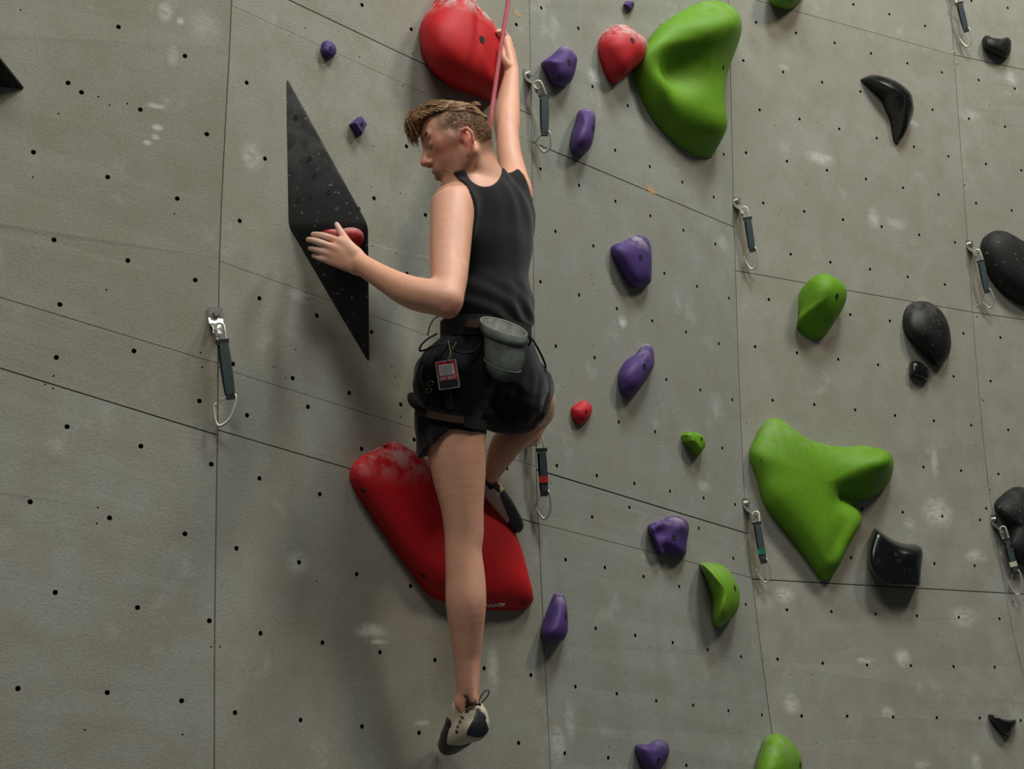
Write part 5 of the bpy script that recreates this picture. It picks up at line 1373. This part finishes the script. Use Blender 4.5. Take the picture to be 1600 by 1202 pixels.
bb = build('bag_body', *loft(R, False, True), MAT_BAG, bag); fix_normals(bb.data)
Rr = [bag_ring(787, 511, 36.5), bag_ring(787, 509.5, 38.5), bag_ring(787, 511, 39.5), bag_ring(787, 519, 38.6), bag_ring(787, 527, 37), bag_ring(787, 528, 34)]
rm = build('rim_band', *loft(Rr), MAT_RIM, bag)
Rl = [bag_ring(787, 511, 37), bag_ring(787, 517, 35, wob=.03), bag_ring(787, 526, 31, wob=.05), bag_ring(787, 535, 20, wob=.05), bag_ring(787, 537, 6)]
build('fleece_lining', *loft(Rl, False, True), MAT_FLEECE, bag)
sr = bag_ring(785.2, 570, 30.3, n=40)
build('seam_piping', *tube(sr, 0.0013, 5, True), MAT_RIM, bb)
px_tube('carry_loop', [(752, 502, BY + 0.02), (748, 508, BY + 0.035), (752, 516, BY + 0.04)], 0.003, MAT_WEB, bag)
px_tube('carry_loop', [(824, 524, BY + 0.02), (829, 531, BY + 0.05), (826, 540, BY + 0.07)], 0.003, MAT_WEB, bag)

# ---- lead belay card on a string
TY = min(on_cloth(x, y, 0.0)[0][1] for x in (687, 702, 718) for y in (566, 588, 606)) - 0.012
tagroot = empty('belay_card', P(702, 586, TY), 'laminated red and black belay card hanging from the harness', 'card')
cT = [P(685.6, 565.5, TY), P(718.2, 560.6, TY), P(719.8, 605.5, TY), P(686.2, 610.2, TY)]
cx = norm(cT[1] - cT[0]); cyd = norm((cT[0] - cT[3]) - cx * ((cT[0] - cT[3]) @ cx)); cn = np.cross(cx, cyd)
CW = np.linalg.norm(cT[1] - cT[0]); CHh = np.linalg.norm(cT[0] - cT[3]); C0 = cT[3]
def card(name, x0, x1, y0, y1, z, th, mat, parent, bevel=0.0):
    c = C0 + cx * CW * (x0 + x1) / 2 + cyd * CHh * (y0 + y1) / 2 + cn * z
    V, Fc = [], []
    hw, hh = CW * (x1 - x0) / 2, CHh * (y1 - y0) / 2; b = bevel; ring = []
    for sx, sy, a0 in ((1, 1, 0), (-1, 1, 90), (-1, -1, 180), (1, -1, 270)):
        for k in range(4 if b else 1):
            a = math.radians(a0 + k * 30); ring.append((sx * (hw - b) + b * math.cos(a), sy * (hh - b) + b * math.sin(a)))
    n = len(ring)
    for zz in (-th / 2, th / 2): V += [c + cx * x + cyd * y + cn * zz for x, y in ring]
    Fc = [tuple(range(n - 1, -1, -1)), tuple(range(n, 2 * n))] + [(i, (i + 1) % n, n + (i + 1) % n, n + i) for i in range(n)]
    o = build(name, V, Fc, mat, parent, smooth=False); fix_normals(o.data); return o
C_CLEAR = simple('card_laminate_edge', (176, 170, 158), 0.3); C_RED = simple('card_red', (178, 22, 30), 0.45); C_BLK = simple('card_black', (30, 26, 26), 0.45); C_WHT = simple('card_white_label', (206, 198, 190), 0.6); C_GRY = simple('card_grey_print', (150, 150, 146), 0.7)
body_c = card('laminate', 0, 1, 0, 1, 0, 0.0016, C_CLEAR, tagroot, 0.003)
card('red_panel', 0.07, 0.95, 0.29, 0.97, 0.0011, 0.0008, C_RED, tagroot)
card('black_panel', 0.07, 0.95, 0.045, 0.29, 0.0011, 0.0008, C_BLK, tagroot)
lab = card('white_label', 0.13, 0.86, 0.48, 0.86, 0.0018, 0.0008, C_WHT, tagroot)
for k in range(5): card('print_line', 0.19, 0.80 - 0.08 * (k % 2), 0.535 + k * 0.066, 0.555 + k * 0.066, 0.0024, 0.0004, C_GRY, lab)
for k in range(3): card('print_line', 0.16, 0.84 - 0.07 * k, 0.115 + k * 0.055, 0.130 + k * 0.055, 0.0017, 0.0004, simple('card_dim_print', (82, 76, 72), 0.7), tagroot)
lettering('lettering', 'LEAD BELAY', C0 + cx * CW * 0.10 + cyd * CHh * 0.325 + cn * 0.0018, cx, cyd, (CW * 0.81, CHh * 0.12), simple('card_white_print', (226, 196, 188), 0.6), tagroot, depth=0.0003, bold=0.012)
MAT_STRING = simple('string_tan', (186, 164, 118), 0.85)
px_tube('string', [(700.5, 533, TY - 0.004), (703, 546, TY - 0.004), (704.5, 556, TY - 0.004), (702, 564, TY - 0.003), (700, 561, TY - 0.003), (703.5, 551, TY - 0.004), (707, 545, TY - 0.004), (713, 535, TY - 0.004)], 0.0009, MAT_STRING, tagroot, 5)

# ---- rope running up from the harness to the anchor
def rope_material():
    t = NT('rope_pink_red'); p = t.pos(); w = t.node('ShaderNodeTexWave'); w.inputs['Scale'].default_value = 55; w.inputs['Distortion'].default_value = 1.5
    t.link(p, w.inputs['Vector']); n = t.noise(p, 300, 2)
    c = t.mix(w.outputs['Fac'], srgb(186, 84, 90), srgb(206, 112, 112)); c = t.mix(t.math('MULTIPLY', n, 0.5), c, srgb(168, 66, 74))
    t.link(c, t.b.inputs['Base Color']); t.set(Roughness=0.8); t.bump(w.outputs['Fac'], 0.4, 0.001); return t.m
rp = catmull([P(*q) for q in ((812, -150, 4.03), (797, -20, 4.02), (783, 70, 4.0), (773, 140, 3.985), (765, 200, 3.97), (757, 290, 4.03), (742, 400, 4.06), (722, 500, 4.05), (712, 560, 4.02))], 10, False)
rv, rf = tube(rp, 0.0062, 10); rope = build('climbing_rope', rv, rf, rope_material(), None)
tag(rope, 'pink-red climbing rope running up past the climber\'s head', 'rope')
